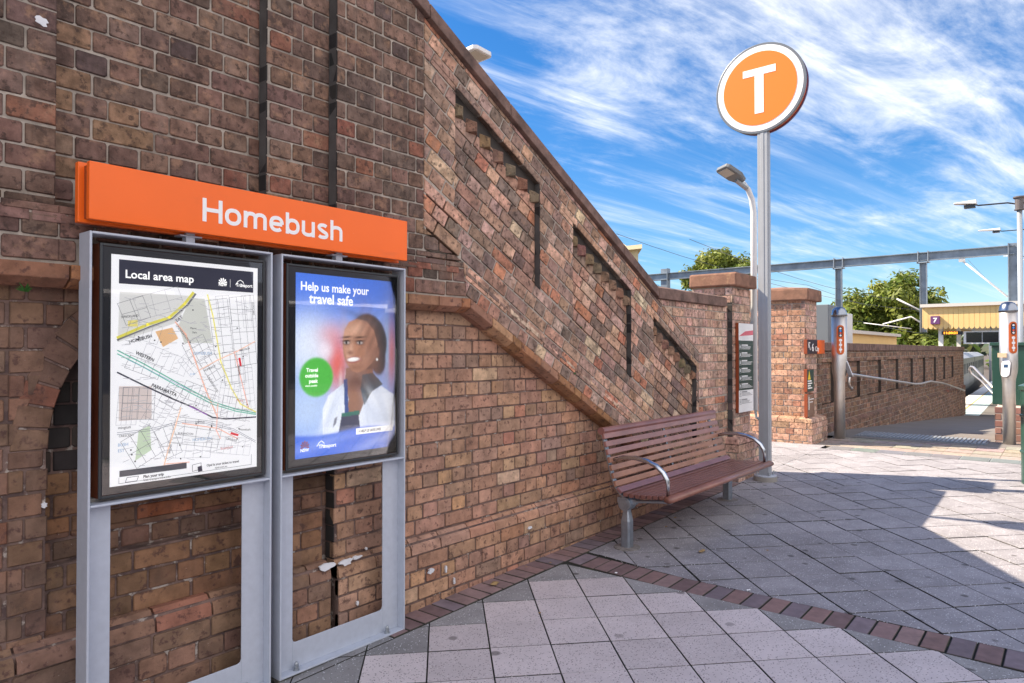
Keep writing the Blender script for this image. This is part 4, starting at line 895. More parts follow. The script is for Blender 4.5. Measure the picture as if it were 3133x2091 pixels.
G_ = {'H': (.70, [[(h2, 0), (h2, 1)], [(.62, 0), (.62, 1)], [(h2, .52), (.62, .52)]]),
 'o': (.60, [arcp(.30, xh / 2, .22, ro, 0, 360, 28)]),
 'm': (.90, [[(h2, 0), (h2, xh)], [(h2, xh * .6)] + arcp(.28, xh - .27, .165, .27 - h2, 150, 0, 8) + [(.445, 0)], arcp(.63, xh - .27, .175, .27 - h2, 165, 0, 8) + [(.805, 0)]]),
 'e': (.58, [[(.08, xh * .5), (.51, xh * .5)], arcp(.295, xh / 2, .215, ro, 0, 315, 24)]),
 'b': (.60, [[(h2, 0), (h2, 1)], arcp(.30, xh / 2, .215, ro, 0, 360, 28)]),
 'u': (.60, [[(h2, xh), (h2, .28)] + arcp(.285, .27, .21, .27 - h2, 180, 330, 9), [(.50, 0), (.50, xh)]]),
 's': (.52, [arcp(.26, xh - .195, .165, .125, 25, 215, 9) + [(.26, xh / 2)] + arcp(.26, .20, .18, .125, 40, -155, 9)]),
 'h': (.60, [[(h2, 0), (h2, 1)], arcp(.29, xh - .27, .21, .27 - h2, 165, 0, 9) + [(.50, 0)]])}
q = MB(); pen = 0; tot = sum(G_[c_][0] + .055 for c_ in 'Homebush'); kx = .680 / (tot - .13)
lay_k = 0
for c_ in 'Homebush':
    adv, strokes = G_[c_]
    for st_ in strokes:
        lay_k += 1; cl_ = len(st_) > 25 and c_ in 'ob'
        pp = [(1.358 + (pen + a_) * kx, 2.0135 + b_ * .0945) for a_, b_ in (st_[:-1] if cl_ else st_)]
        ribbon(q, pp, sw * .0945, 2.7188 - .00003 * (lay_k % 4), .0012, cl_)
    pen += adv + .055
q.build('lettering', M_WHITE, fpn, recalc=False)
for bx in (1.335, 2.06):
    q = MB(); q.box((bx - .018, 2.765, 1.925), (bx + .018, 2.80, 1.966)); q.box((bx - .045, 2.76, 1.950), (bx + .045, 2.81, 1.956)); q.box((bx - .05, 2.765, 1.9255), (bx + .05, 2.81, 1.929)); q.build('bracket', M_STEEL, ns, bevel=.001)

# ================================================================== BENCH
bn = empty('park_bench', (5.33, 2.45, .1), 'long bench of red brown slats on grey cast legs against the brick wall', 'bench')
BX0, BX1 = 4.33, 6.33; gt = lambda x: .02 * (x - 4.47)
def slat(mb, prof):
    """profile in (y,z), extruded along the bench; the bench follows the slight fall of the paving"""
    mb.rings([[(BX0, y, z) for y, z in prof], [(BX1, y, z) for y, z in prof]])
def board(mb, y, z, ty, tz, wdt, th=.022):
    l_ = math.hypot(ty, tz); ty, tz = ty / l_, tz / l_; ny, nz = -tz, ty
    h = wdt / 2; slat(mb, [(y + ty * a * h + ny * b * th / 2, z + tz * a * h + nz * b * th / 2) for a, b in ((-1, -1), (1, -1), (1, 1), (-1, 1))])
bb = MB(); bb.cur = (.30, .135, .10)
back = [(2.687, .868), (2.672, .812), (2.656, .756), (2.640, .700), (2.624, .645), (2.608, .590), (2.590, .535)]
for k, (y, z) in enumerate(back):
    f_ = rnd.uniform(.92, 1.1); bb.cur = tuple(c_ * f_ for c_ in ((.29, .135, .115), (.36, .175, .115))[k > 2])
    board(bb, y, z, .285, 1, .040)
bb.cur = (.25, .12, .12); board(bb, 2.555, .492, .8, .62, .048)
bb.build('backrest', M_BENCH, bn, bevel=.003)
q = MB(); q.smooth = False; q.cur = (.24, .10, .085)
a = [(2.705 + .030 * math.cos(t), .905 + .026 * math.sin(t)) for t in [R(k * 30) for k in range(12)]]; slat(q, a); q.build('top_rail', M_BENCH, bn)
sb = MB(); sb.cur = (.2, .085, .07); seat = [(2.505, .468), (2.458, .465), (2.411, .466), (2.364, .469), (2.317, .473), (2.270, .478), (2.223, .482)]
for k, (y, z) in enumerate(seat): board(sb, y, z, -1, .03 + .01 * k, .034, .026)
sb.build('seat', M_BENCH, bn, bevel=.003)
q = MB(); q.cur = (.27, .12, .09); a = [(2.170 + .036 * math.cos(t), .474 + .024 * math.sin(t)) for t in [R(k * 22.5) for k in range(16)]]; q.smooth = True; slat(q, a); q.build('front_rail', M_BENCH, bn, bevel=0)
M_CAST = mat('cast_aluminium', (.36, .40, .45), .38, .8, var=.15, vscale=25, bump=.15, bscale=150)
for ex in (4.40, 5.33, 6.26):
    q = MB(); pr = [(2.735, .90), (2.710, .84), (2.688, .75), (2.665, .66), (2.640, .575), (2.612, .51), (2.565, .455), (2.50, .430), (2.42, .428), (2.33, .440), (2.24, .450), (2.18, .452)]
    wd = .022 if ex != 5.33 else .014
    for (y0, z0_), (y1, z1_) in zip(pr, pr[1:]):
        d = Vector((0, y1 - y0, z1_ - z0_)).normalized(); n_ = Vector((0, d.z, -d.y)) * .016
        q.hexa([(ex - wd, y0, z0_), (ex + wd, y0, z0_), (ex + wd, y1, z1_), (ex - wd, y1, z1_), (ex - wd, y0 - n_.y, z0_ - n_.z), (ex + wd, y0 - n_.y, z0_ - n_.z), (ex + wd, y1 - n_.y, z1_ - n_.z), (ex - wd, y1 - n_.y, z1_ - n_.z)])
    for (y, z) in back: q.box((ex - .008, y + .008, z - .012), (ex + .008, y + .045, z + .012))
    q.build('end_frame' if ex != 5.33 else 'middle_frame', M_CAST, bn, bevel=.003)
for ex in (4.385, 6.275):
    q = MB(); q.smooth = True
    q.tube([(ex, 2.63, .700), (ex, 2.56, .722), (ex, 2.45, .728), (ex, 2.36, .716), (ex, 2.29, .690), (ex, 2.235, .645), (ex, 2.205, .595), (ex, 2.20, .555), (ex, 2.20, .49)], [.014, .016, .017, .017, .017, .017, .016, .012, .011], 10, sx=1.25)
    q.build('armrest', mat('polished_arm', (.55, .58, .62), .22, 1.), bn)
for lx in (4.40, 6.24):
    g0 = gz(lx, 2.53); q = MB(); y = 2.53
    q.rings([[(lx + a * r_, y + b * r_, z) for a, b in ((-1, -.7), (-.7, -1), (.7, -1), (1, -.7), (1, .7), (.7, 1), (-.7, 1), (-1, .7))] for r_, z in ((.036, g0 - .03), (.036, g0 + .19), (.024, g0 + .26), (.022, g0 + .33), (.03, g0 + .36))])
    q.rings([[(lx + dx, y + .050 * math.cos(t), .395 + .050 * math.sin(t)) for t in [2 * math.pi * k / 20 for k in range(20)]] for dx in (-.044, .044)])
    q.rings([[(lx + dx, y + .036 * math.cos(t), .395 + .036 * math.sin(t)) for t in [2 * math.pi * k / 20 for k in range(20)]] for dx in (-.048, -.044)])
    q.box((lx - .02, 2.45, .395), (lx + .02, 2.60, .432))
    q.build('leg', M_CAST, bn, bevel=.004)
    q = MB(); q.lathe(lx, y, [(.095, g0 - .02), (.095, g0 + .003), (.05, g0 + .006)], 24); q.build('footing', mat('footing_mortar', (.23, .21, .20), .95, var=.3, vscale=30, bump=.8, bscale=60), bn)

# ================================================================== STATION T SIGN
ts = empty('totem_sign', (7.3, 2.553, .14), 'tall square grey pole carrying an orange and white disc with the letter T', 'sign')
cx, cy, cz = 7.30, 2.575, 4.245
def disc(mb, r0, r1, x0, x1, n=64):
    mb.rings([[(x, cy + r_ * math.cos(2 * math.pi * k / n), cz + r_ * math.sin(2 * math.pi * k / n)) for k in range(n)] for x, r_ in ((x0, r0), (x1, r1))])
q = MB(); disc(q, .472, .472, 7.243, 7.275); q.build('disc_rim', mat('rim_grey', (.20, .21, .22), .4, .5), ts, bevel=.004)
q = MB(); disc(q, .455, .455, 7.275, 7.335); drum = q.build('disc_drum', mat('orange_drum', (.55, .10, .02), .4), ts)
q = MB(); disc(q, .466, .466, 7.335, 7.36); q.build('disc_back_rim', mat('purple_rim', (.12, .05, .10), .4), ts)
q = MB(); disc(q, .447, .447, 7.2415, 7.2445); q.build('white_face', M_WHITE, drum)
q = MB(); disc(q, .385, .385, 7.2385, 7.2412); q.build('orange_face', mat('orange_film', (.93, .195, .006), .5), drum)
q = MB(); q.box((7.2360, cy - .172, cz + .140), (7.2384, cy + .172, cz + .215)); q.box((7.2360, cy - .047, cz - .262), (7.2384, cy + .047, cz + .1395)); q.build('letter_t', M_WHITE, drum)
g0 = gz(7.3, 2.55)
q = MB(); q.box((7.25, 2.500, g0 + .05), (7.35, 2.602, 3.80)); q.box((7.246, 2.535, g0 + .08), (7.25, 2.567, 3.79)); q.box((7.28, 2.4965, g0 + .08), (7.32, 2.50, 3.79)); q.build('pole', mat('pole_steel', (.36, .38, .41), .5, .15, var=.06, vscale=5, bump=.05, bscale=200, stain=[(3, .6, .8, (.22, .23, .25), .4, (4, 4, .5))]), ts, bevel=.006)
q = MB(); q.lathe(7.3, 2.551, [(.118, g0 - .02), (.118, g0 + .045)], 32); q.build('concrete_plinth', M_CONC, ts, bevel=.006)
q = MB(); q.lathe(7.3, 2.551, [(.112, g0 + .046), (.112, g0 + .060)], 32); q.build('base_flange', M_STEEL, ts, bevel=.003)
for k in range(4):
    a = R(45 + 90 * k); q = MB(); bx, by = 7.3 + .09 * math.cos(a), 2.551 + .09 * math.sin(a)
    q.lathe(bx, by, [(.014, g0 + .06), (.014, g0 + .075), (.007, g0 + .076), (.007, g0 + .095)], 6); q.build('anchor_bolt', M_GALV, ts)

# ================================================================== PILLAR NOTICES
M_ORS = mat('shaded_orange_side', (.26, .05, .012), .5); M_GREENP = mat('dark_green_film', (.012, .05, .045), .35)  # orange sides: their shade is put into the dark colour
ip = empty('service_notice', (7.38, 2.80, .83), 'tall narrow green and white service information panel on the pillar beside the T pole', 'sign')
q = MB(); q.box((7.165, 2.778, .835), (7.585, 2.812, 1.786)); q.build('panel_body', M_ORS, ip, bevel=.002)
q = MB(); q.box((7.168, 2.7765, .837), (7.583, 2.7778, 1.07)); q.build('foot_band', M_WHITE, ip)
q = MB(); q.box((7.168, 2.7765, 1.60), (7.583, 2.7778, 1.784)); q.build('head_band', M_WHITE, ip)
q = MB(); q.box((7.168, 2.7766, 1.0702), (7.583, 2.7778, 1.5998)); q.build('green_field', M_GREENP, ip)
q = MB(); q.prism([(7.17, 2.7758, 1.645), (7.58, 2.7758, 1.665), (7.58, 2.7758, 1.715), (7.35, 2.7758, 1.70)], (0, .0006, 0)); q.build('red_swoosh', mat('red_film', (.75, .15, .2), .5), ip)
q = MB(); dk = MB()
for k in range(8):
    z = 1.56 - k * .083; tgt = q if k < 6 else dk
    rect_frame(tgt, 7.185, 7.235, z - .058, z, 2.7752, 2.7762, .004); tgt.box((7.203, 2.7752, z - .045), (7.217, 2.7762, z - .012)); tgt.box((7.25, 2.7752, z - .016), (7.25 + rnd.uniform(.14, .2), 2.7762, z - .002))
    for j in range(3): tgt.box((7.25, 2.7752, z - .027 - j * .012), (7.25 + rnd.uniform(.2, .31), 2.7762, z - .022 - j * .012))
q.build('white_symbols_and_text', M_WHITE, ip); dk.build('grey_symbols_and_text', mat('grey_ink', (.35, .35, .36), .6), ip)
dsn = empty('direction_sign', (10.55, 2.94, 1.44), 'small dark and orange sign with an arrow and the number 6 on the peaked pillar', 'sign')
q = MB(); q.box((10.12, 2.945, 1.445), (10.98, 2.99, 1.648)); q.build('sign_body', M_ORS, dsn, bevel=.003)
q = MB(); q.box((10.125, 2.943, 1.447), (10.60, 2.9448, 1.646)); q.build('dark_field', M_BLACK, dsn)
q = MB(); q.box((10.602, 2.943, 1.447), (10.976, 2.9448, 1.646)); q.build('orange_field', M_ORANGE, dsn)
q = MB(); q.bar((10.18, 2.942, 1.60), (10.26, 2.942, 1.50), .016, .002, (0, 1, 0)); q.bar((10.175, 2.942, 1.60), (10.25, 2.942, 1.605), .014, .002, (0, 1, 0)); q.bar((10.178, 2.942, 1.605), (10.178, 2.942, 1.53), .014, .002, (0, 1, 0)); q.build('arrow', M_WHITE, dsn)
T = [text('6', .11, (10.33, 2.942, 1.485), UX, UZ, M_WHITE, dsn, sx=1.2, bold=.002), text('City', .07, (10.49, 2.942, 1.485), UX, UZ, M_WHITE, dsn, sx=1.1, bold=.001)]
join_texts(T, 'lettering')
wn = empty('warning_sign', (10.25, 2.94, .91), 'small green sign with a yellow triangle, upper of two on the peaked pillar', 'sign')
q = MB(); q.box((10.11, 2.945, .915), (10.42, 2.99, 1.228)); q.build('sign_body', M_ORS, wn, bevel=.002)
q = MB(); q.box((10.115, 2.943, .917), (10.418, 2.9448, 1.226)); q.build('green_field', M_GREENP, wn)
q = MB(); q.prism([(10.14, 2.941, 1.085), (10.26, 2.941, 1.085), (10.20, 2.941, 1.21)], (0, .0018, 0)); q.build('yellow_triangle', mat('yellow_film', (.85, .62, .04), .5), wn)
q = MB()
for j, l_ in enumerate((.18, .2, .14, .2)): q.box((10.13, 2.941, 1.055 - j * .033), (10.13 + l_, 2.9428, 1.072 - j * .033))
q.build('text_lines', M_WHITE, wn)
ln = empty('notice_sign', (10.27, 2.94, .55), 'small brown notice plate, lower of two on the peaked pillar', 'sign')
q = MB(); q.box((10.12, 2.945, .555), (10.44, 2.99, .878)); q.build('sign_body', M_ORS, ln, bevel=.002)
q = MB(); q.box((10.125, 2.943, .557), (10.438, 2.9448, .876)); q.build('face', mat('brown_film', (.26, .16, .12), .2, coat=.5), ln)
q = MB(); q.box((10.17, 2.941, .66), (10.19, 2.9428, .84)); q.box((10.22, 2.941, .80), (10.40, 2.9428, .81)); q.box((10.22, 2.941, .76), (10.36, 2.9428, .77)); q.build('text_lines', M_WHITE, ln)

# ================================================================== CARD READER POSTS
def reader_post(x, y, label, face_a, reader_a):
    g0 = gz(x, y); r_ = empty('card_reader_post', (x, y, g0), label, 'card reader', 'steel card reader posts at the ramp')
    q = MB(); q.smooth = True; h = 1.93
    q.lathe(x, y, [(.075, g0 - .02), (.075, g0 + .80), (.081, g0 + .88), (.100, g0 + .98), (.104, g0 + 1.04), (.104, g0 + h - .14)], 32); q.build('post', M_BRUSH, r_)
    q = MB(); q.smooth = True; q.lathe(x, y, [(.111, g0 + h - .14), (.111, g0 + h - .12), (.106, g0 + h - .10), (.098, g0 + h - .06), (.075, g0 + h - .02), (.04, g0 + h - .003), (.003, g0 + h)], 32); q.build('dome_cap', mat('dark_dome', (.28, .31, .36), .25, 1.), r_)
    def on(a, zc, rr, out, dz): # point on curved plate
        return (x + (rr + out) * math.cos(a), y + (rr + out) * math.sin(a), zc + dz)
    def pill(name, a0, zc, hw, hh, out, material, thick=.006, par=None):
        q = MB(); q.smooth = False; n = 20; outl = []
        for k in range(n):
            t = 2 * math.pi * k / n; cxx = math.cos(t) * hw; czz = math.sin(t) * hw + (hh - hw if math.sin(t) >= 0 else -(hh - hw)); outl.append((cxx, czz))
        fr = [q.vert(on(a0 + u / .108, zc, .108, out, v)) for u, v in outl]; bk_ = [q.vert(on(a0 + u / .108, zc, .108, out - thick, v)) for u, v in outl]
        m = len(fr)
        for k in range(m): q.face((bk_[k], bk_[(k + 1) % m], fr[(k + 1) % m], fr[k]))
        # fill the curved face with vertical strips
        q.smooth = True; N_ = 8
        for k in range(1, N_ + 1):
            pass
        cols = []
        for i in range(13):
            u = -hw + 2 * hw * i / 12; e = math.sqrt(max(hw * hw - u * u, 0)); cols.append((u, e + (hh - hw)))
        for (u0, e0), (u1, e1) in zip(cols, cols[1:]):
            q.poly([on(a0 + u0 / .108, zc, .108, out, -e0), on(a0 + u1 / .108, zc, .108, out, -e1), on(a0 + u1 / .108, zc, .108, out, e1), on(a0 + u0 / .108, zc, .108, out, e0)])
        return q.build(name, material, par or r_, recalc=False)
    a = R(face_a); zc = g0 + 1.44
    op_ = pill('orange_plate', a, zc, .050, .215, .008, mat('reader_orange', (.62, .12, .018), .45))
    pill('black_label', a, zc + .115, .026, .078, .011, M_BLACK, .002, op_)
    for dz, mm in ((.165, M_WHITE), (.130, mat('blue_dot', (.08, .3, .8), .5)), (.097, mat('red_dot', (.8, .12, .08), .5)), (.063, M_WHITE)): pill('label_dot', a, zc + dz, .013, .0135, .0125, mm, .001, op_)
    for k in range(6): pill('white_symbol', a, zc - .005 - k * .034, .014 if k % 2 else .02, .0145 if k % 2 else .0205, .0105, M_WHITE, .001, op_) if k % 2 == 0 else pill('white_symbol', a, zc - .005 - k * .034, .008, .012, .0105, M_WHITE, .001, op_)
    b = R(reader_a); d = Vector((math.cos(b), math.sin(b), 0)); s_ = Vector((-d.y, d.x, 0)); c = Vector((x, y, g0 + 1.02)) + d * .13
    def rd(name, w_, hh, dep, off, material, tilt=.35, par=None):
        q = MB(); n = 20; R_ = []
        for lv, sc_ in ((0, 1.), (dep * .7, 1.), (dep, .88)):
            ring = []
            for k in range(n):
                t = 2 * math.pi * k / n; u = math.cos(t) * w_ * sc_; v = math.sin(t) * w_ * sc_ + (hh - w_ if math.sin(t) >= 0 else -(hh - w_))
                ring.append(c + s_ * u + Vector((0, 0, 1)) * v + d * (off + lv - v * tilt))
            R_.append(ring)
        q.rings(R_); return q.build(name, material, par or r_)
    rb_ = rd('reader_body', .055, .125, .05, -.045, mat('reader_grey', (.16, .15, .16), .4)); rd('reader_face', .050, .115, .012, .006, mat('reader_white', (.75, .76, .80), .35), par=rb_)
    q = MB(); sc_ = c + Vector((0, 0, .035)) + d * (.020 - .035 * .35); q.hexa([sc_ + s_ * u + Vector((0, 0, v)) + d * (o_ - v * .35) for o_ in (0, .002) for u, v in ((-.024, -.022), (.024, -.022), (.024, .022), (-.024, .022))]); q.build('screen', mat('reader_screen', (.03, .06, .12), .15), rb_)
    return r_
reader_post(10.95, 2.735, 'steel card reader post with orange plate, in front of the panelled ramp wall', 203, 285)
rp2 = reader_post(11.60, .745, 'steel card reader post with white reader facing out, before the low brick planter', 212, 170)
q = MB(); q.box((11.47, .76, gz(11.6, .7) + 1.17), (11.50, .86, gz(11.6, .7) + 1.23)); q.build('beige_tag', mat('beige', (.70, .50, .33), .6), rp2)

# ================================================================== LAMPS
M_LAMPW = mat('white_enamel', (.72, .73, .74), .4); M_LENS = mat('lamp_lens', (.50, .46, .40), .3)
M_LAMPG = mat('grey_lamp_housing', (.17, .18, .19), .4)
def lamp_head(parent, P, d, L_=.42, W_=.26, tilt=.25, hm=None):
    """flat LED street head: P = arm end, d = direction of the head"""
    P = Vector(P); d = Vector(d).normalized(); s_ = Vector((-d.y, d.x, 0)).normalized(); u = Vector((0, 0, 1)); dd = (d + u * tilt).normalized(); n = s_.cross(dd).normalized()
    if n.z < 0: n = -n
    def ob(pts): return [P + dd * a + s_ * b + n * c for a, b, c in pts]
    q = MB(); q.rings([ob([(0, -.06, z), (.10, -W_ / 2, z), (L_ - .03, -W_ / 2, z), (L_, -W_ / 2 + .03, z), (L_, W_ / 2 - .03, z), (L_ - .03, W_ / 2, z), (.10, W_ / 2, z), (0, .06, z)]) for z in (-.015, .03)]); hh_ = q.build('head_housing', hm or M_LAMPW, parent, bevel=.008)
    q = MB(); q.hexa(ob([(.16, -W_ * .36, -.022), (L_ - .03, -W_ * .36, -.022), (L_ - .03, W_ * .36, -.022), (.16, W_ * .36, -.022), (.16, -W_ * .36, -.0155), (L_ - .03, -W_ * .36, -.0155), (L_ - .03, W_ * .36, -.0155), (.16, W_ * .36, -.0155)])); q.build('lens', M_LENS, hh_)
    q = MB(); q.tube([P - dd * .09 - n * .03, P + dd * .07 - n * .02], .032, 10); q.build('spigot', M_GALV, parent)
l2 = empty('street_lamp', (7.95, 2.92, .8), 'white curved-neck lamp pole fixed behind the flat capped pillar, next to the T pole', 'street lamp')
q = MB(); q.smooth = True; q.tube([(7.79, 2.840, .82), (7.79, 2.840, 3.06), (7.77, 2.85, 3.20), (7.72, 2.875, 3.31), (7.65, 2.905, 3.37)], [.038, .034, .032, .03, .03], 14); q.build('pole', M_LAMPW, l2)
lamp_head(l2, (7.63, 2.91, 3.385), (-.80, .60, 0), .30, .25, .55, M_LAMPG)
for z in (.85, 1.75):
    q = MB(); q.box((7.60, 2.85, z), (7.83, 2.90, z + .05)); q.build('bracket', M_GALV, l2)
q = MB(); q.tube([(7.79, 2.83, .82), (7.79, 2.82, .74), (7.79, 2.76, .71), (7.79, 2.70, .72)], .016, 8); q.build('conduit', M_GALV, l2)
l1 = empty('street_lamp', (5.02, 5.0, 2.6), 'lamp head just showing over the sloping wall coping', 'street lamp')
q = MB(); q.smooth = True; q.tube([(5.03, 5.10, 1.5), (5.03, 5.10, 4.05), (5.03, 4.98, 4.30), (5.03, 4.80, 4.45)], .04, 10); q.build('pole', M_LAMPW, l1)
lamp_head(l1, (5.03, 4.78, 4.40), (.03, -1, 0), .31, .27, .06)
def plat_lamp(x, y, zb, zt, arm, label, first=False):
    r_ = empty('platform_lamp', (x, y, zb), label, 'lamp', 'twin-arm lamps in a row along the platform')
    q = MB(); q.smooth = True
    P = [(x, y, zb + .3), (x, y, zt)]
    if first: P = [(x + .25, y - .30, zb), (x + .08, y - .16, zb + .03), (x, y - .03, zb + .16), (x, y, zb + .35), (x, y, zt)]
    q.tube(P, .038 if first else .05, 12); q.build('pole', mat('pole_paint', (.42, .46, .50), .4, .5), r_)
    q = MB(); q.lathe(x, y, [(.075, zt - .01), (.075, zt + .005), (.06, zt + .01), (.065, zt + .17), (.09, zt + .19), (.09, zt + .21)], 14); q.build('pole_cap', mat('brown_cap', (.15, .13, .13), .5, .4), r_)
    for s_ in (1, -1):
        q = MB(); q.tube([(x, y + s_ * .06, zt + .10), (x, y + s_ * .16, zt + .13), (x, y + s_ * arm * .62, zt + .14), (x, y + s_ * arm * .68, zt + .17)], .013, 8); q.build('arm', M_DARKM, r_)
        q = MB(); a, b_ = y + s_ * arm * .64, y + s_ * arm
        q.hexa([(x - .09, a, zt + .16), (x + .09, a, zt + .16), (x + .07, b_, zt + .20), (x - .07, b_, zt + .20), (x - .09, a, zt + .23), (x + .09, a, zt + .23), (x + .07, b_, zt + .215), (x - .07, b_, zt + .215)]); q.build('head_housing', M_LAMPW, r_, bevel=.01)
        q = MB(); q.box((x - .05, a + s_ * .02 if s_ > 0 else a - .18, zt + .11), (x + .05, a + .18 if s_ > 0 else a - .02, zt + .16)); q.build('control_gear', M_DARKM, r_)
    return r_
plat_lamp(14.0, .735, 1.05, 3.80, .91, 'nearest twin-arm lamp pole, rising behind the low brick planter', True)
plat_lamp(23.0, .72, -.65, 4.60, 1.42, 'second twin-arm platform lamp, half hidden behind the nearest pole')
plat_lamp(33.5, .95, -.68, 5.02, 1.35, 'third twin-arm platform lamp by the gantry mast')
plat_lamp(46.0, 1.10, -.68, 6.15, 1.2, 'farthest twin-arm platform lamp')

# ================================================================== PLANTER, CABINET, BIN, RAIL LOOP
pl = empty('brick_planter', (12.2, .2, .23), 'low brick planter wall behind the right hand card reader post', 'planter')
b, m = MB(), MB(); PP = [((.17, .09, .075), 4), ((.21, .12, .095), 3), ((.13, .08, .07), 2)]
lay(b, YZ(11.78), [[(-3, .1), (.92, .1), (.92, .71), (-3, .71)]], PP, phase=.235, ch=.095, bond='s', joint=.014); lay(b, lambda u, v, w: (u, .92 + w, v), [[(11.78, .1), (14.6, .1), (14.6, .71), (11.78, .71)]], PP, phase=.235, ch=.095, bond='s', joint=.014)
m.box((11.785, -3, 0), (14.6, .914, .705)); b.build('brickwork', mat('planter_brick', attr=True, rough=.5, var=.12, bump=.2), pl, recalc=False); m.build('mortar', mat('pale_mortar', (.48, .40, .36), .9), pl)
gc = empty('green_cabinet', (12.6, .5, .71), 'dark green steel cabinet standing on the low brick planter', 'cabinet')
M_GRN = mat('green_paint', (.015, .060, .045), .35, var=.08, coat=.2)
q = MB(); q.box((12.25, .45, .71), (12.7, .985, 1.56)); q.box((12.22, .42, 1.56), (12.73, 1.01, 1.61)); q.build('body', M_GRN, gc, bevel=.008)
q = MB()
for k in range(6): q.box((12.2, -2.6 + k * .5, .71), (12.25, -2.55 + k * .5, 1.5))
q.box((12.2, -2.6, 1.5), (12.25, .42, 1.55)); q.box((12.2, -2.6, .80), (12.25, .42, .84))
for k in range(22): q.box((12.215, -2.5 + k * .13, .84), (12.235, -2.48 + k * .13, 1.5))
fe = empty('green_railing', (12.22, -1, .71), 'dark green metal railing running right from the green cabinet', 'railing'); q.build('railing_bars', M_GRN, fe)
gbn = empty('litter_bin', (8.62, .245, .17), 'dark green ribbed litter bin cut off by the right edge of the view', 'bin')
q = MB(); q.smooth = False; z = gz(8.6, .2); q.lathe(8.62, .235, [(.225, z), (.225, z + .30), (.235, z + .305), (.235, z + .325), (.225, z + .33), (.225, z + .66), (.235, z + .665), (.235, z + .685), (.225, z + .69), (.225, z + .93)], 28); q.build('body', M_GRN, gbn)
q = MB(); q.lathe(8.62, .235, [(.24, z + .93), (.245, z + .97), (.20, z + .99), (.12, z + 1.0)], 28); q.build('rim', M_GRN, gbn)
hl = empty('handrail_end', (14.5, 1.4, .0), 'looped end of a steel handrail on the right side of the ramp', 'handrail')
q = MB(); q.smooth = True; q.tube([(15.0, 1.52, 1.09), (15.02, 1.55, 1.15), (15.0, 1.52, 1.20), (14.9, 1.47, 1.19), (14.5, 1.33, 1.07), (13.3, .97, .80)], .022, 8); q.tube([(15.0, 1.52, 1.09), (14.9, 1.48, 1.06), (14.5, 1.33, .97), (13.3, .97, .70)], .015, 8); q.tube([(13.35, .985, .80), (13.35, .985, .05)], .02, 8); q.build('rail', M_BRUSH, hl)

# ================================================================== RAILWAY BEYOND
gt_ = empty('overhead_gantry', (28, 8, -1.9), 'steel portal beam with a mast and hanging posts spanning the tracks', 'gantry')
GX = 31.; ks = GX / 28.
def ib(mb, y0, z0, y1, z1, h, wd=.22):
    for a, b_ in ((0, .03), (h - .03, h)): mb.hexa([(GX - wd / 2, y0, z0 + a), (GX + wd / 2, y0, z0 + a), (GX + wd / 2, y1, z1 + a), (GX - wd / 2, y1, z1 + a), (GX - wd / 2, y0, z0 + b_), (GX + wd / 2, y0, z0 + b_), (GX + wd / 2, y1, z1 + b_), (GX - wd / 2, y1, z1 + b_)])
    mb.hexa([(GX - .012, y0, z0 + .03), (GX + .012, y0, z0 + .03), (GX + .012, y1, z1 + .03), (GX - .012, y1, z1 + .03), (GX - .012, y0, z0 + h - .03), (GX + .012, y0, z0 + h - .03), (GX + .012, y1, z1 + h - .03), (GX - .012, y1, z1 + h - .03)])
zb = lambda y: EYE + (4.635 - EYE) * ks + (1.7 * ks - y) * 0.004
M_GRD = mat('gantry_steel', (.22, .26, .31), .55, .5, var=.25, vscale=2.5)
q = MB(); ib(q, 1.8, 4.99, 22, 4.93, .33); q.build('beam', M_GRD, gt_)
q = MB(); q.box((GX - .02, 1.68, -.9), (GX + .02, 1.96, 5.40)); q.box((GX - .16, 1.66, -.9), (GX + .16, 1.69, 5.40)); q.box((GX - .16, 1.95, -.9), (GX + .16, 1.98, 5.40)); q.build('mast', M_GRD, gt_)
q = MB(); q.box((GX - .02, 15.5, -1.9), (GX + .02, 15.9, 5.5)); q.box((GX - .16, 15.48, -1.9), (GX + .16, 15.51, 5.5)); q.build('mast', M_GRD, gt_)
for y, zt_, zl_ in ((7.74, 4.94, 2.4), (4.67, 4.96, 2.2)):
    q = MB(); q.box((GX - .02, y - .1, zl_), (GX + .02, y + .1, zt_)); q.box((GX - .1, y - .12, zl_), (GX + .1, y - .095, zt_)); q.box((GX - .1, y + .095, zl_), (GX + .1, y + .12, zt_)); q.build('hanging_post', M_GRD, gt_)
    q = MB()
    for dy in (-.17, .17): q.box((GX - .14, y + dy - .015, 4.90), (GX + .14, y + dy + .015, 5.36))
    q.box((GX - .14, y - .22, 4.90), (GX + .14, y + .22, 4.94)); q.build('clamp', M_GALV, gt_)
for pth, rr_ in (([(GX, 3.45, 4.95), (GX, 2.0, 3.45)], .035), ([(GX, 5.6, 3.55), (GX, 4.78, 3.06)], .03), ([(GX, 6.1, 2.55), (GX, 5.1, 2.82), (GX, 4.8, 2.60)], .03), ([(GX, 6.8, 2.62), (GX, 5.1, 2.35)], .018)):
    q = MB(); q.smooth = True; q.tube(pth, rr_, 8); q.build('registration_arm', M_LAMPW, gt_)
q = MB(); q.tube([(GX, 3.50, 4.93), (GX, 3.30, 4.93)], .09, 8); q.build('insulator', M_LAMPW, gt_)
ow = MB()
def wire(a, b_, sag, r_=.008):
    a, b_ = Vector(a), Vector(b_); ow.tube([a.lerp(b_, t / 8) - Vector((0, 0, sag * 4 * (t / 8) * (1 - t / 8))) for t in range(9)], r_, 4)
wire((12, 8.5, 3.3), (GX, 6.8, 2.65), .1, .006); wire((GX, 6.8, 2.65), (90, 9, 3.4), .4); wire((GX, 5.6, 3.5), (90, 9, 4.4), .5); wire((14, 6.5, 3.9), (GX, 5.6, 3.55), .25, .006); wire((11, 12.5, 5.2), (GX, 16, 4.7), .1, .012)
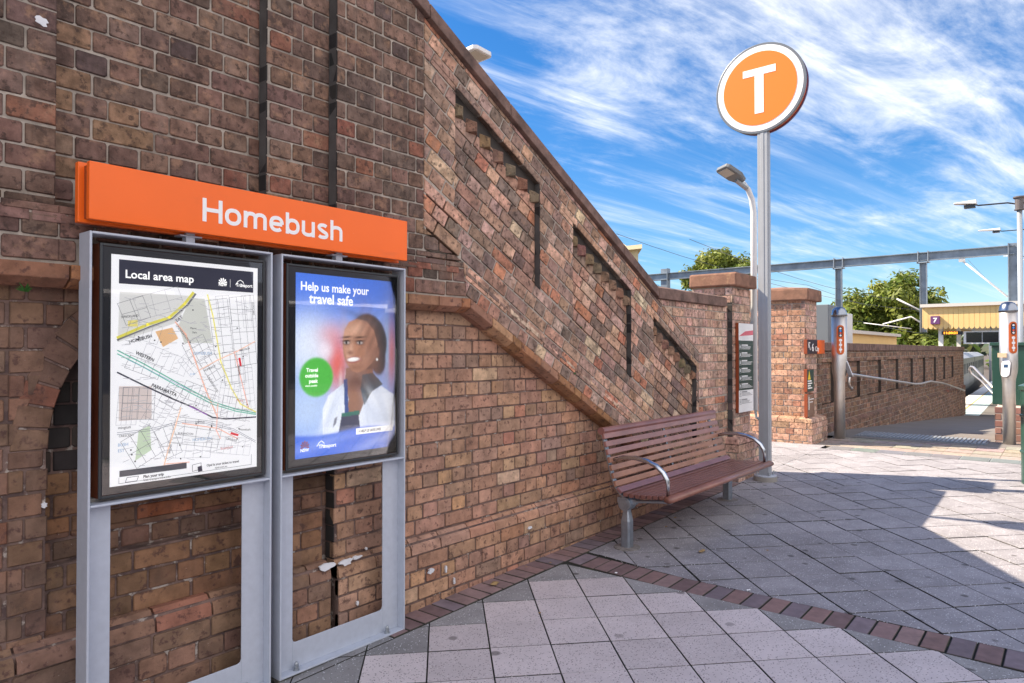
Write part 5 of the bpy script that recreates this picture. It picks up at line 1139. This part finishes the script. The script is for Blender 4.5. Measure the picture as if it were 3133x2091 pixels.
wire((13, 5.2, 3.0), (GX, 4.9, 3.1), .15, .005); wire((16, 9.5, 4.6), (GX, 9.0, 4.3), .2, .007); wire((GX, 9.0, 4.3), (90, 12, 5.2), .5); wire((20, 7.2, 2.5), (GX, 8.4, 2.3), .1, .005); wire((GX, 3.2, 4.9), (80, 4.5, 6.2), .3, .007)
tag(ow.build('overhead_wires', M_DARKM), 'thin black overhead wires strung above the tracks past the gantry', 'wires')
# platform building
CX = 28.3
cb = empty('platform_canopy', (CX, 1, -.68), 'yellow boarded platform canopy with scalloped edge', 'canopy')
M_YEL = mat('cream_yellow_paint', (.74, .52, .22), .6, var=.05, vscale=2)
q = MB(); q.box((CX + .02, -6, 2.35), (CX + .045, 4.28, 3.02)); y = 4.28
while y > -5.9:
    q.prism([(CX, y - .004, 3.02), (CX, y - .148, 3.02), (CX, y - .148, 2.32), (CX, y - .12, 2.262), (CX, y - .076, 2.24), (CX, y - .032, 2.262), (CX, y - .004, 2.32)], (.022, 0, 0)); y -= .152
q.box((CX, 4.28, 2.3), (CX + 14, 4.31, 3.02)); q.build('fascia_boards', M_YEL, cb)
q = MB(); q.prism([(CX - .10, 4.36, 3.02), (CX - .10, -6, 3.02), (CX - .10, -6, 3.13), (CX - .10, 4.36, 3.13)], (15, 0, 0)); q.build('roof', mat('roof_sheet', (.60, .58, .55), .6), cb)
q = MB(); q.box((CX + .06, -6, 2.5), (CX + 14, 4.26, 2.53)); q.build('soffit', mat('soffit_paint', (.45, .40, .30), .7), cb)
for px_, py_ in ((CX + .3, 3.72), (CX + 5, 3.72), (CX + .3, -1)):
    q = MB(); q.box((px_, py_, -.68), (px_ + .14, py_ + .14, 2.5)); q.build('post', M_LAMPW, cb)
q = MB(); q.box((CX + 4, -6, -.68), (CX + 9, 1.2, 2.5)); q.build('building_wall', mat('ochre_wall', (.45, .27, .10), .8), cb)
pn = empty('platform_number_sign', (CX - .05, 3.9, 2.4), 'small purple cube sign with the number 7 on the yellow canopy', 'sign')
q = MB(); q.box((CX - .13, 3.76, 2.415), (CX - .002, 4.04, 2.70)); q.build('sign_box', mat('purple_panel', (.135, .045, .16), .4), pn, bevel=.01)
text('7', .15, (CX - .1335, 3.96, 2.485), (0, -1, 0), UZ, M_WHITE, pn, sx=1.1, bold=.008)
scn = empty('departure_screen', (CX + .3, 2.6, 1.7), 'twin dark departure screens hanging under the canopy', 'screen')
q = MB(); q.box((CX + .2, 2.02, 1.72), (CX + .45, 3.10, 2.16)); q.build('casing', M_LAMPW, scn, bevel=.01)
for y in (2.10, 2.57):
    q = MB(); q.box((CX + .192, y, 1.77), (CX + .199, y + .45, 2.12)); q.build('display', mat('dark_display', (.012, .010, .016), .12), scn)
q = MB(); q.box((CX + .3, 2.3, 2.16), (CX + .34, 2.34, 2.5)); q.box((CX + .3, 2.8, 2.16), (CX + .34, 2.84, 2.5)); q.build('hanger', M_GALV, scn)
clk = empty('led_clock', (CX + .3, 3.4, 2.05), 'amber lit digital clock hanging under the canopy edge', 'clock')
q = MB(); q.box((CX + .2, 3.13, 2.05), (CX + .35, 3.74, 2.17)); q.build('casing', M_BLACK, clk)
text('11:30:21', .072, (CX + .198, 3.70, 2.075), (0, -1, 0), UZ, mat('amber_led', (.9, .3, .02), .5, emit=((1, .32, .02), 1.2)), clk, sx=1.25, bold=.006)
# train
tr = empty('train', (58, 6, -1.9), 'long grey silver train standing at the far platform track', 'train')
A, B_ = Vector((40, 4.62, 0)), Vector((78, 6.9, 0)); d = (B_ - A).normalized(); n_ = Vector((-d.y, d.x, 0)); TL = (B_ - A).length
def tb(mb, a, b_, o0, o1, z0, z1, top_in=0.): mb.hexa([A + d * a + n_ * o0 + Vector((0, 0, z0)), A + d * b_ + n_ * o0 + Vector((0, 0, z0)), A + d * b_ + n_ * o1 + Vector((0, 0, z0)), A + d * a + n_ * o1 + Vector((0, 0, z0)),
    A + d * a + n_ * (o0 + top_in) + Vector((0, 0, z1)), A + d * b_ + n_ * (o0 + top_in) + Vector((0, 0, z1)), A + d * b_ + n_ * (o1 - top_in) + Vector((0, 0, z1)), A + d * a + n_ * (o1 - top_in) + Vector((0, 0, z1))])
q = MB(); tb(q, 0, TL / 2 - .2, 0, 2.9, -.75, 1.05); tb(q, TL / 2 + .2, TL, 0, 2.9, -.75, 1.05); tbd = q.build('body', mat('train_steel', (.20, .19, .18), .35, .7, var=.3, vscale=.7), tr)
q = MB(); tb(q, 0, TL / 2 - .2, -.02, 2.92, 1.05, 1.35, .5); tb(q, TL / 2 + .2, TL, -.02, 2.92, 1.05, 1.35, .5); q.build('roof', mat('train_roof', (.38, .40, .43), .5), tr)
for k in range(14):
    q = MB(); a = 1 + k * 2.65; tb(q, a, a + 1.6, -.02, 0, .15, .72); q.build('window', M_BLACK, tbd)
q = MB(); tb(q, 0, TL, .15, 2.7, -1.6, -.75); q.build('underframe', M_DARKM, tr)
# far clutter of masts, shrubs on the embankment
for i, (x, y, h) in enumerate(((60, 3.2, 3.5), (78, 6.4, 5.2), (95, 5.1, 5.5), (110, 9.0, 6.5), (70, 8.6, 5.0))):
    r_ = empty('signal_mast', (x, y, -1.9), 'distant grey lattice mast above the train, under the canopy edge', 'mast', 'distant masts beyond the platform')
    q = MB(); q.box((x - .1, y - .1, -1.9), (x + .1, y + .1, h)); q.build('post', M_GALV, r_)
    q = MB()
    for k in range(5): q.bar((x, y - 3, h - .6 - k * .02), (x, y + 3, h - .6), .1, .1) if k == 0 else q.bar((x, y - 3 + k * 1.2, h - .6), (x, y - 2.4 + k * 1.2, h - 1.3), .07, .07)
    q.bar((x, y - 3, h - 1.3), (x, y + 3, h - 1.3), .1, .1); q.build('cross_beam', M_GALV, r_)
# buildings
ac = empty('equipment_cabinet', (13.2, 3.6, 1.6), 'grey and white equipment cabinet rising behind the peaked pillar', 'cabinet')
q = MB(); q.box((13.0, 3.42, -1.5), (13.6, 3.83, 2.31)); q.build('cabinet_body', mat('cabinet_grey', (.16, .18, .20), .5), ac, bevel=.01)
q = MB(); q.box((13.62, 3.40, -1.5), (14.6, 3.46, 2.20)); q.build('door_panel', M_LAMPW, ac, bevel=.01)
sh = empty('platform_shelter', (22, 5.5, -1.9), 'low cream yellow shelter showing above the ramp wall', 'building')
q = MB(); q.box((17, 4.20, -1.9), (23.2, 4.8, 1.90)); q.build('wall', M_YEL, sh)
q = MB(); q.box((16.9, 4.10, 1.90), (23.3, 8.5, 1.98)); q.build('roof', mat('roof_sheet'), sh)
fl = empty('apartment_building', (64, 40, -1.9), 'cream rendered building corner with flat eaves behind the sloping wall', 'building')
q = MB(); q.prism([(60, 33.2, -1.9), (75, 43.5, -1.9), (75, 56, -1.9), (60, 50, -1.9)], (0, 0, 13.2)); q.build('wall', mat('cream_render', (.62, .52, .32), .8), fl)
q = MB(); q.prism([(59.3, 32.4, 11.3), (75, 42.9, 11.3), (75, 56, 11.3), (59.3, 50, 11.3)], (0, 0, .4)); q.prism([(59.6, 34.2, 11.7), (59.6, 51, 11.7), (59.6, 51, 17), (59.6, 37.5, 14.2)], (3, 2.6, 0)); q.build('roof', mat('cream_eaves', (.68, .58, .38), .7), fl)
for k in range(3):
    q = MB(); q.box((59.97, 34.0 + k * 4, 7), (60.0, 36 + k * 4, 9.5)); q.build('window', M_BLACK, fl)

# the shops across the forecourt, behind the viewer: they fill the reflections in the poster glass
shp = empty('shop_building', (12, -17, 0), 'dark two storey shop row across the street, seen only as reflections in the poster glass', 'building')
q = MB(); q.box((-14, -26, -.5), (60, -17, 5.6)); q.build('wall', mat('shop_wall', (.05, .055, .075), .8, var=.2, vscale=.5), shp)
for k in range(9):
    q = MB(); q.box((-12 + k * 8, -17.0, .3), (-7 + k * 8, -16.97, 2.6)); q.build('shop_window', M_BLACK, shp)
    q = MB(); q.box((-13 + k * 8, -18.4 + 1.2, 3.1), (-6.4 + k * 8, -15.2, 3.22)); q.build('awning', mat('awning_white', (.6, .6, .62), .7), shp)
    q = MB(); q.box((-11 + k * 8, -17.0, 3.9), (-9.6 + k * 8, -16.97, 5.0)); q.build('upper_window', mat('upper_pane', (.25, .3, .4), .3), shp)

# ================================================================== TREES
def tree(name, x, y, zb, crown, seed, label, nleaf=9000, ls=.34, group=None):
    q = random.Random(seed); r_ = empty(name, (x, y, zb), label, 'tree', group)
    cz0 = min(c[2] - c[5] for c in crown); t = MB(); t.smooth = True
    t.tube([(x, y, zb), (x + .1, y, zb + (cz0 - zb) * .6), (x, y, cz0 + .8)], [.45, .36, .25], 8)
    for c in crown: t.tube([(x, y, cz0 + .3), ((x + c[0]) / 2, (y + c[1]) / 2, (cz0 + c[2]) / 2), (c[0], c[1], c[2])], [.2, .12, .05], 6)
    t.build('trunk', mat('bark', (.09, .07, .055), .9), r_)
    lf = MB(); vol = [c[3] * c[4] * c[5] for c in crown]; tot = sum(vol)
    for c, v in zip(crown, vol):
        for cl in range(max(6, int(92 * v / tot * len(crown) / 3))):
            while True:
                p = [q.uniform(-1, 1) for _ in range(3)]; l_ = math.sqrt(sum(a * a for a in p))
                if .35 < l_ < 1: break
            cc = Vector((c[0] + p[0] * c[3], c[1] + p[1] * c[4], c[2] + p[2] * c[5])); cr = q.uniform(.5, 1.05)
            hue = q.uniform(0, 1); base = (.11 + .12 * hue, .17 + .08 * hue, .025 + .015 * hue)
            for _ in range(int(nleaf / (60 * len(crown) / 3))):
                dv = Vector((q.gauss(0, 1), q.gauss(0, 1), q.gauss(0, .8))).normalized() * cr * q.uniform(.55, 1.) ; P = cc + dv
                nrm = (dv.normalized() + Vector((q.uniform(-.7, .7), q.uniform(-.7, .7), q.uniform(-.3, .9)))).normalized(); s1 = nrm.orthogonal().normalized(); s2 = nrm.cross(s1)
                a = q.uniform(0, 6.28); e1 = (s1 * math.cos(a) + s2 * math.sin(a)) * ls * q.uniform(.5, 1.1); e2 = (-s1 * math.sin(a) + s2 * math.cos(a)) * ls * q.uniform(.25, .55)
                k = q.uniform(.6, 1.35); lf.cur = tuple(b_ * k for b_ in base)
                lf.poly([P - e1, P - e2 * .8 + e1 * .1, P + e1, P + e2 * .8 - e1 * .1])
    lf.build('crown', M_FOL, r_, recalc=False); return r_
def folmat():
    m = mat('foliage', attr=True, rough=.55, spec=.35); b_ = m.node_tree.nodes['Principled BSDF']
    b_.inputs['Subsurface Weight'].default_value = 0
    t = m.node_tree; tl = t.nodes.new('ShaderNodeBsdfTranslucent'); mx = t.nodes.new('ShaderNodeMixShader'); mx.inputs[0].default_value = .3
    at = t.nodes.new('ShaderNodeAttribute'); at.attribute_name = 'Col'; t.links.new(at.outputs['Color'], tl.inputs[0])
    o = [n for n in t.nodes if n.type == 'OUTPUT_MATERIAL'][0]; t.links.new(b_.outputs[0], mx.inputs[1]); t.links.new(tl.outputs[0], mx.inputs[2]); t.links.new(mx.outputs[0], o.inputs[0]); return m
M_FOL = folmat()
tree('broadleaf_tree', 61, 25.5, -1.9, [(60, 27.5, 8.1, 1.4, .8, .8), (61, 26.5, 9.1, 1.8, 1.0, 1.0), (60, 25.2, 9.3, 1.8, 1.1, 1.1), (61, 23.9, 8.9, 1.8, .9, 1.0), (60, 22.7, 8.6, 1.4, .7, .9), (60, 25.0, 7.4, 2.2, 1.8, 1.4), (60, 25, 5.6, 2.2, 2.2, 1.6)], 3, 'dense round green tree rising behind the flat capped pillar', 15000, .30)
tree('broadleaf_tree', 55, 10.5, -1.9, [(55, 12.4, 3.9, 2.2, 1.7, 1.6), (56, 10.6, 4.5, 2.4, 1.8, 1.6), (54, 9.2, 5.0, 2.2, 1.3, 1.5), (55, 8.0, 3.6, 2.2, 1.4, 1.8), (54, 12.6, 2.2, 2.2, 1.8, 1.4), (55, 10.2, 2.2, 2.6, 2.4, 1.8), (56, 14.4, 2.6, 1.6, 1.2, 1.0), (54, 7.6, 1.6, 2.2, 1.2, 1.3)], 5, 'wide spreading green tree beyond the ramp wall', 17000, .27)
for i, (x, y, h) in enumerate(((92, 4.3, 1.2), (96, 6.4, 1.4), (100, 2.4, 1.6))):
    tree('shrub', x, y, -1.9, [(x, y, -.2 + h * .5, 1.8, 1.5, 1.1)], 20 + i, 'distant shrub beside the tracks beyond the green cabinet', 900, .35, 'distant shrubs by the tracks')
wd = MB(); q = random.Random(12)                                     # far belt of trees on the horizon
for i in range(3600):
    x = q.uniform(150, 175); y = q.uniform(-60, 170); P = Vector((x, y, -1.9 + abs(q.gauss(0, 1)) * 1.6 + 1.5 * (1 + math.sin(y * .13))))
    wd.cur = tuple(c * q.uniform(.5, 1.3) for c in (.075, .10, .04)); a = q.uniform(0, 6.28)
    e1 = Vector((0, math.cos(a), math.sin(a))) * q.uniform(.8, 1.7); e2 = Vector((.6, -math.sin(a), math.cos(a))) * q.uniform(.4, 1.)
    wd.poly([P - e1, P - e2, P + e1, P + e2])
tag(wd.build('distant_woodland', M_FOL, recalc=False), 'far belt of dark trees along the horizon beyond the tracks', 'woodland', kind='stuff')

# ================================================================== SMALL LITTER AND WEEDS
for i, (x, y, s_, lb) in enumerate(((3.24, 2.79, .032, 'curled dry leaf on the brick paving band at the foot of the wall'), (4.60, 2.05, .030, 'flat pale dry leaf on the grey pavers in front of the bench leg'), (4.06, 1.52, .014, 'small white fleck of litter on the brick paving band'), (3.86, 2.30, .012, 'tiny pale scrap at the edge of the light pavers'))):
    q = MB(); z = gz(x, y) + .004; pts = [(x + s_ * math.cos(t) * (1.3 if abs(math.cos(t)) > .5 else .8), y + s_ * .7 * math.sin(t), z + s_ * .35 * abs(math.sin(t * 1.5 + i))) for t in [k * math.pi / 5 for k in range(10)]]
    c0 = q.vert((x, y, z + s_ * (.5 if i == 0 else .1))); ids = [q.vert(p) for p in pts]
    for k in range(10): q.face((c0, ids[k], ids[(k + 1) % 10]))
    tag(q.build('dry_leaf' if i < 2 else 'litter_scrap', M_LEAF if i < 2 else M_WHITE), lb, 'leaf' if i < 2 else 'litter')
q0 = random.Random(8); lf0 = None
for i, (x, y) in enumerate(((2.62, 2.80), (3.62, 2.84), (3.78, 2.76), (4.95, 2.80), (5.35, 2.62), (5.05, 2.55), (5.6, 2.4), (4.9, 1.7), (3.05, 2.30), (6.0, 2.2))):
    q = MB(); z = gz(x, y) + .003; s_ = q0.uniform(.009, .018); a0 = q0.uniform(0, 6)
    q.poly([(x + s_ * math.cos(a0 + t) * k_, y + s_ * math.sin(a0 + t) * k_, z + .004 * (t > 3)) for t, k_ in ((0, 1.3), (1.2, .6), (2.4, .7), (3.2, 1.1), (4.2, .6), (5.3, .6))])
    o = q.build('leaf_crumb', M_LEAF, recalc=False); tag(o, 'tiny brown leaf crumb lying on the pavers near the foot of the wall', 'leaf', 'leaf crumbs on the paving')
for i, (x, y, z, lb) in enumerate(((.80, 2.86, 1.70, 'tiny green weed under the sill at the far left of the wall'), (4.30, 2.86, 1.66, 'tiny green weed in a joint of the sloping brickwork, upper'), (4.20, 2.85, 1.32, 'tiny green weed in a joint just above the sloping sill, lower'))):
    q = MB(); rr = random.Random(i)
    for k in range(22):
        a = rr.uniform(0, 6.28); l_ = rr.uniform(.01, .035) * (1 if i == 0 else .6); e = Vector((math.cos(a) * l_, -abs(math.sin(a)) * l_ * .6, rr.uniform(.2, 1) * l_)); s1 = Vector((e.z, 0, -e.x)).normalized() * .003
        P = Vector((x, y, z)); q.cur = (.05, .16, .03); q.poly([P, P + e * .5 + s1, P + e, P + e * .5 - s1])
    tag(q.build('weed', M_FOL, recalc=False), lb, 'weed')
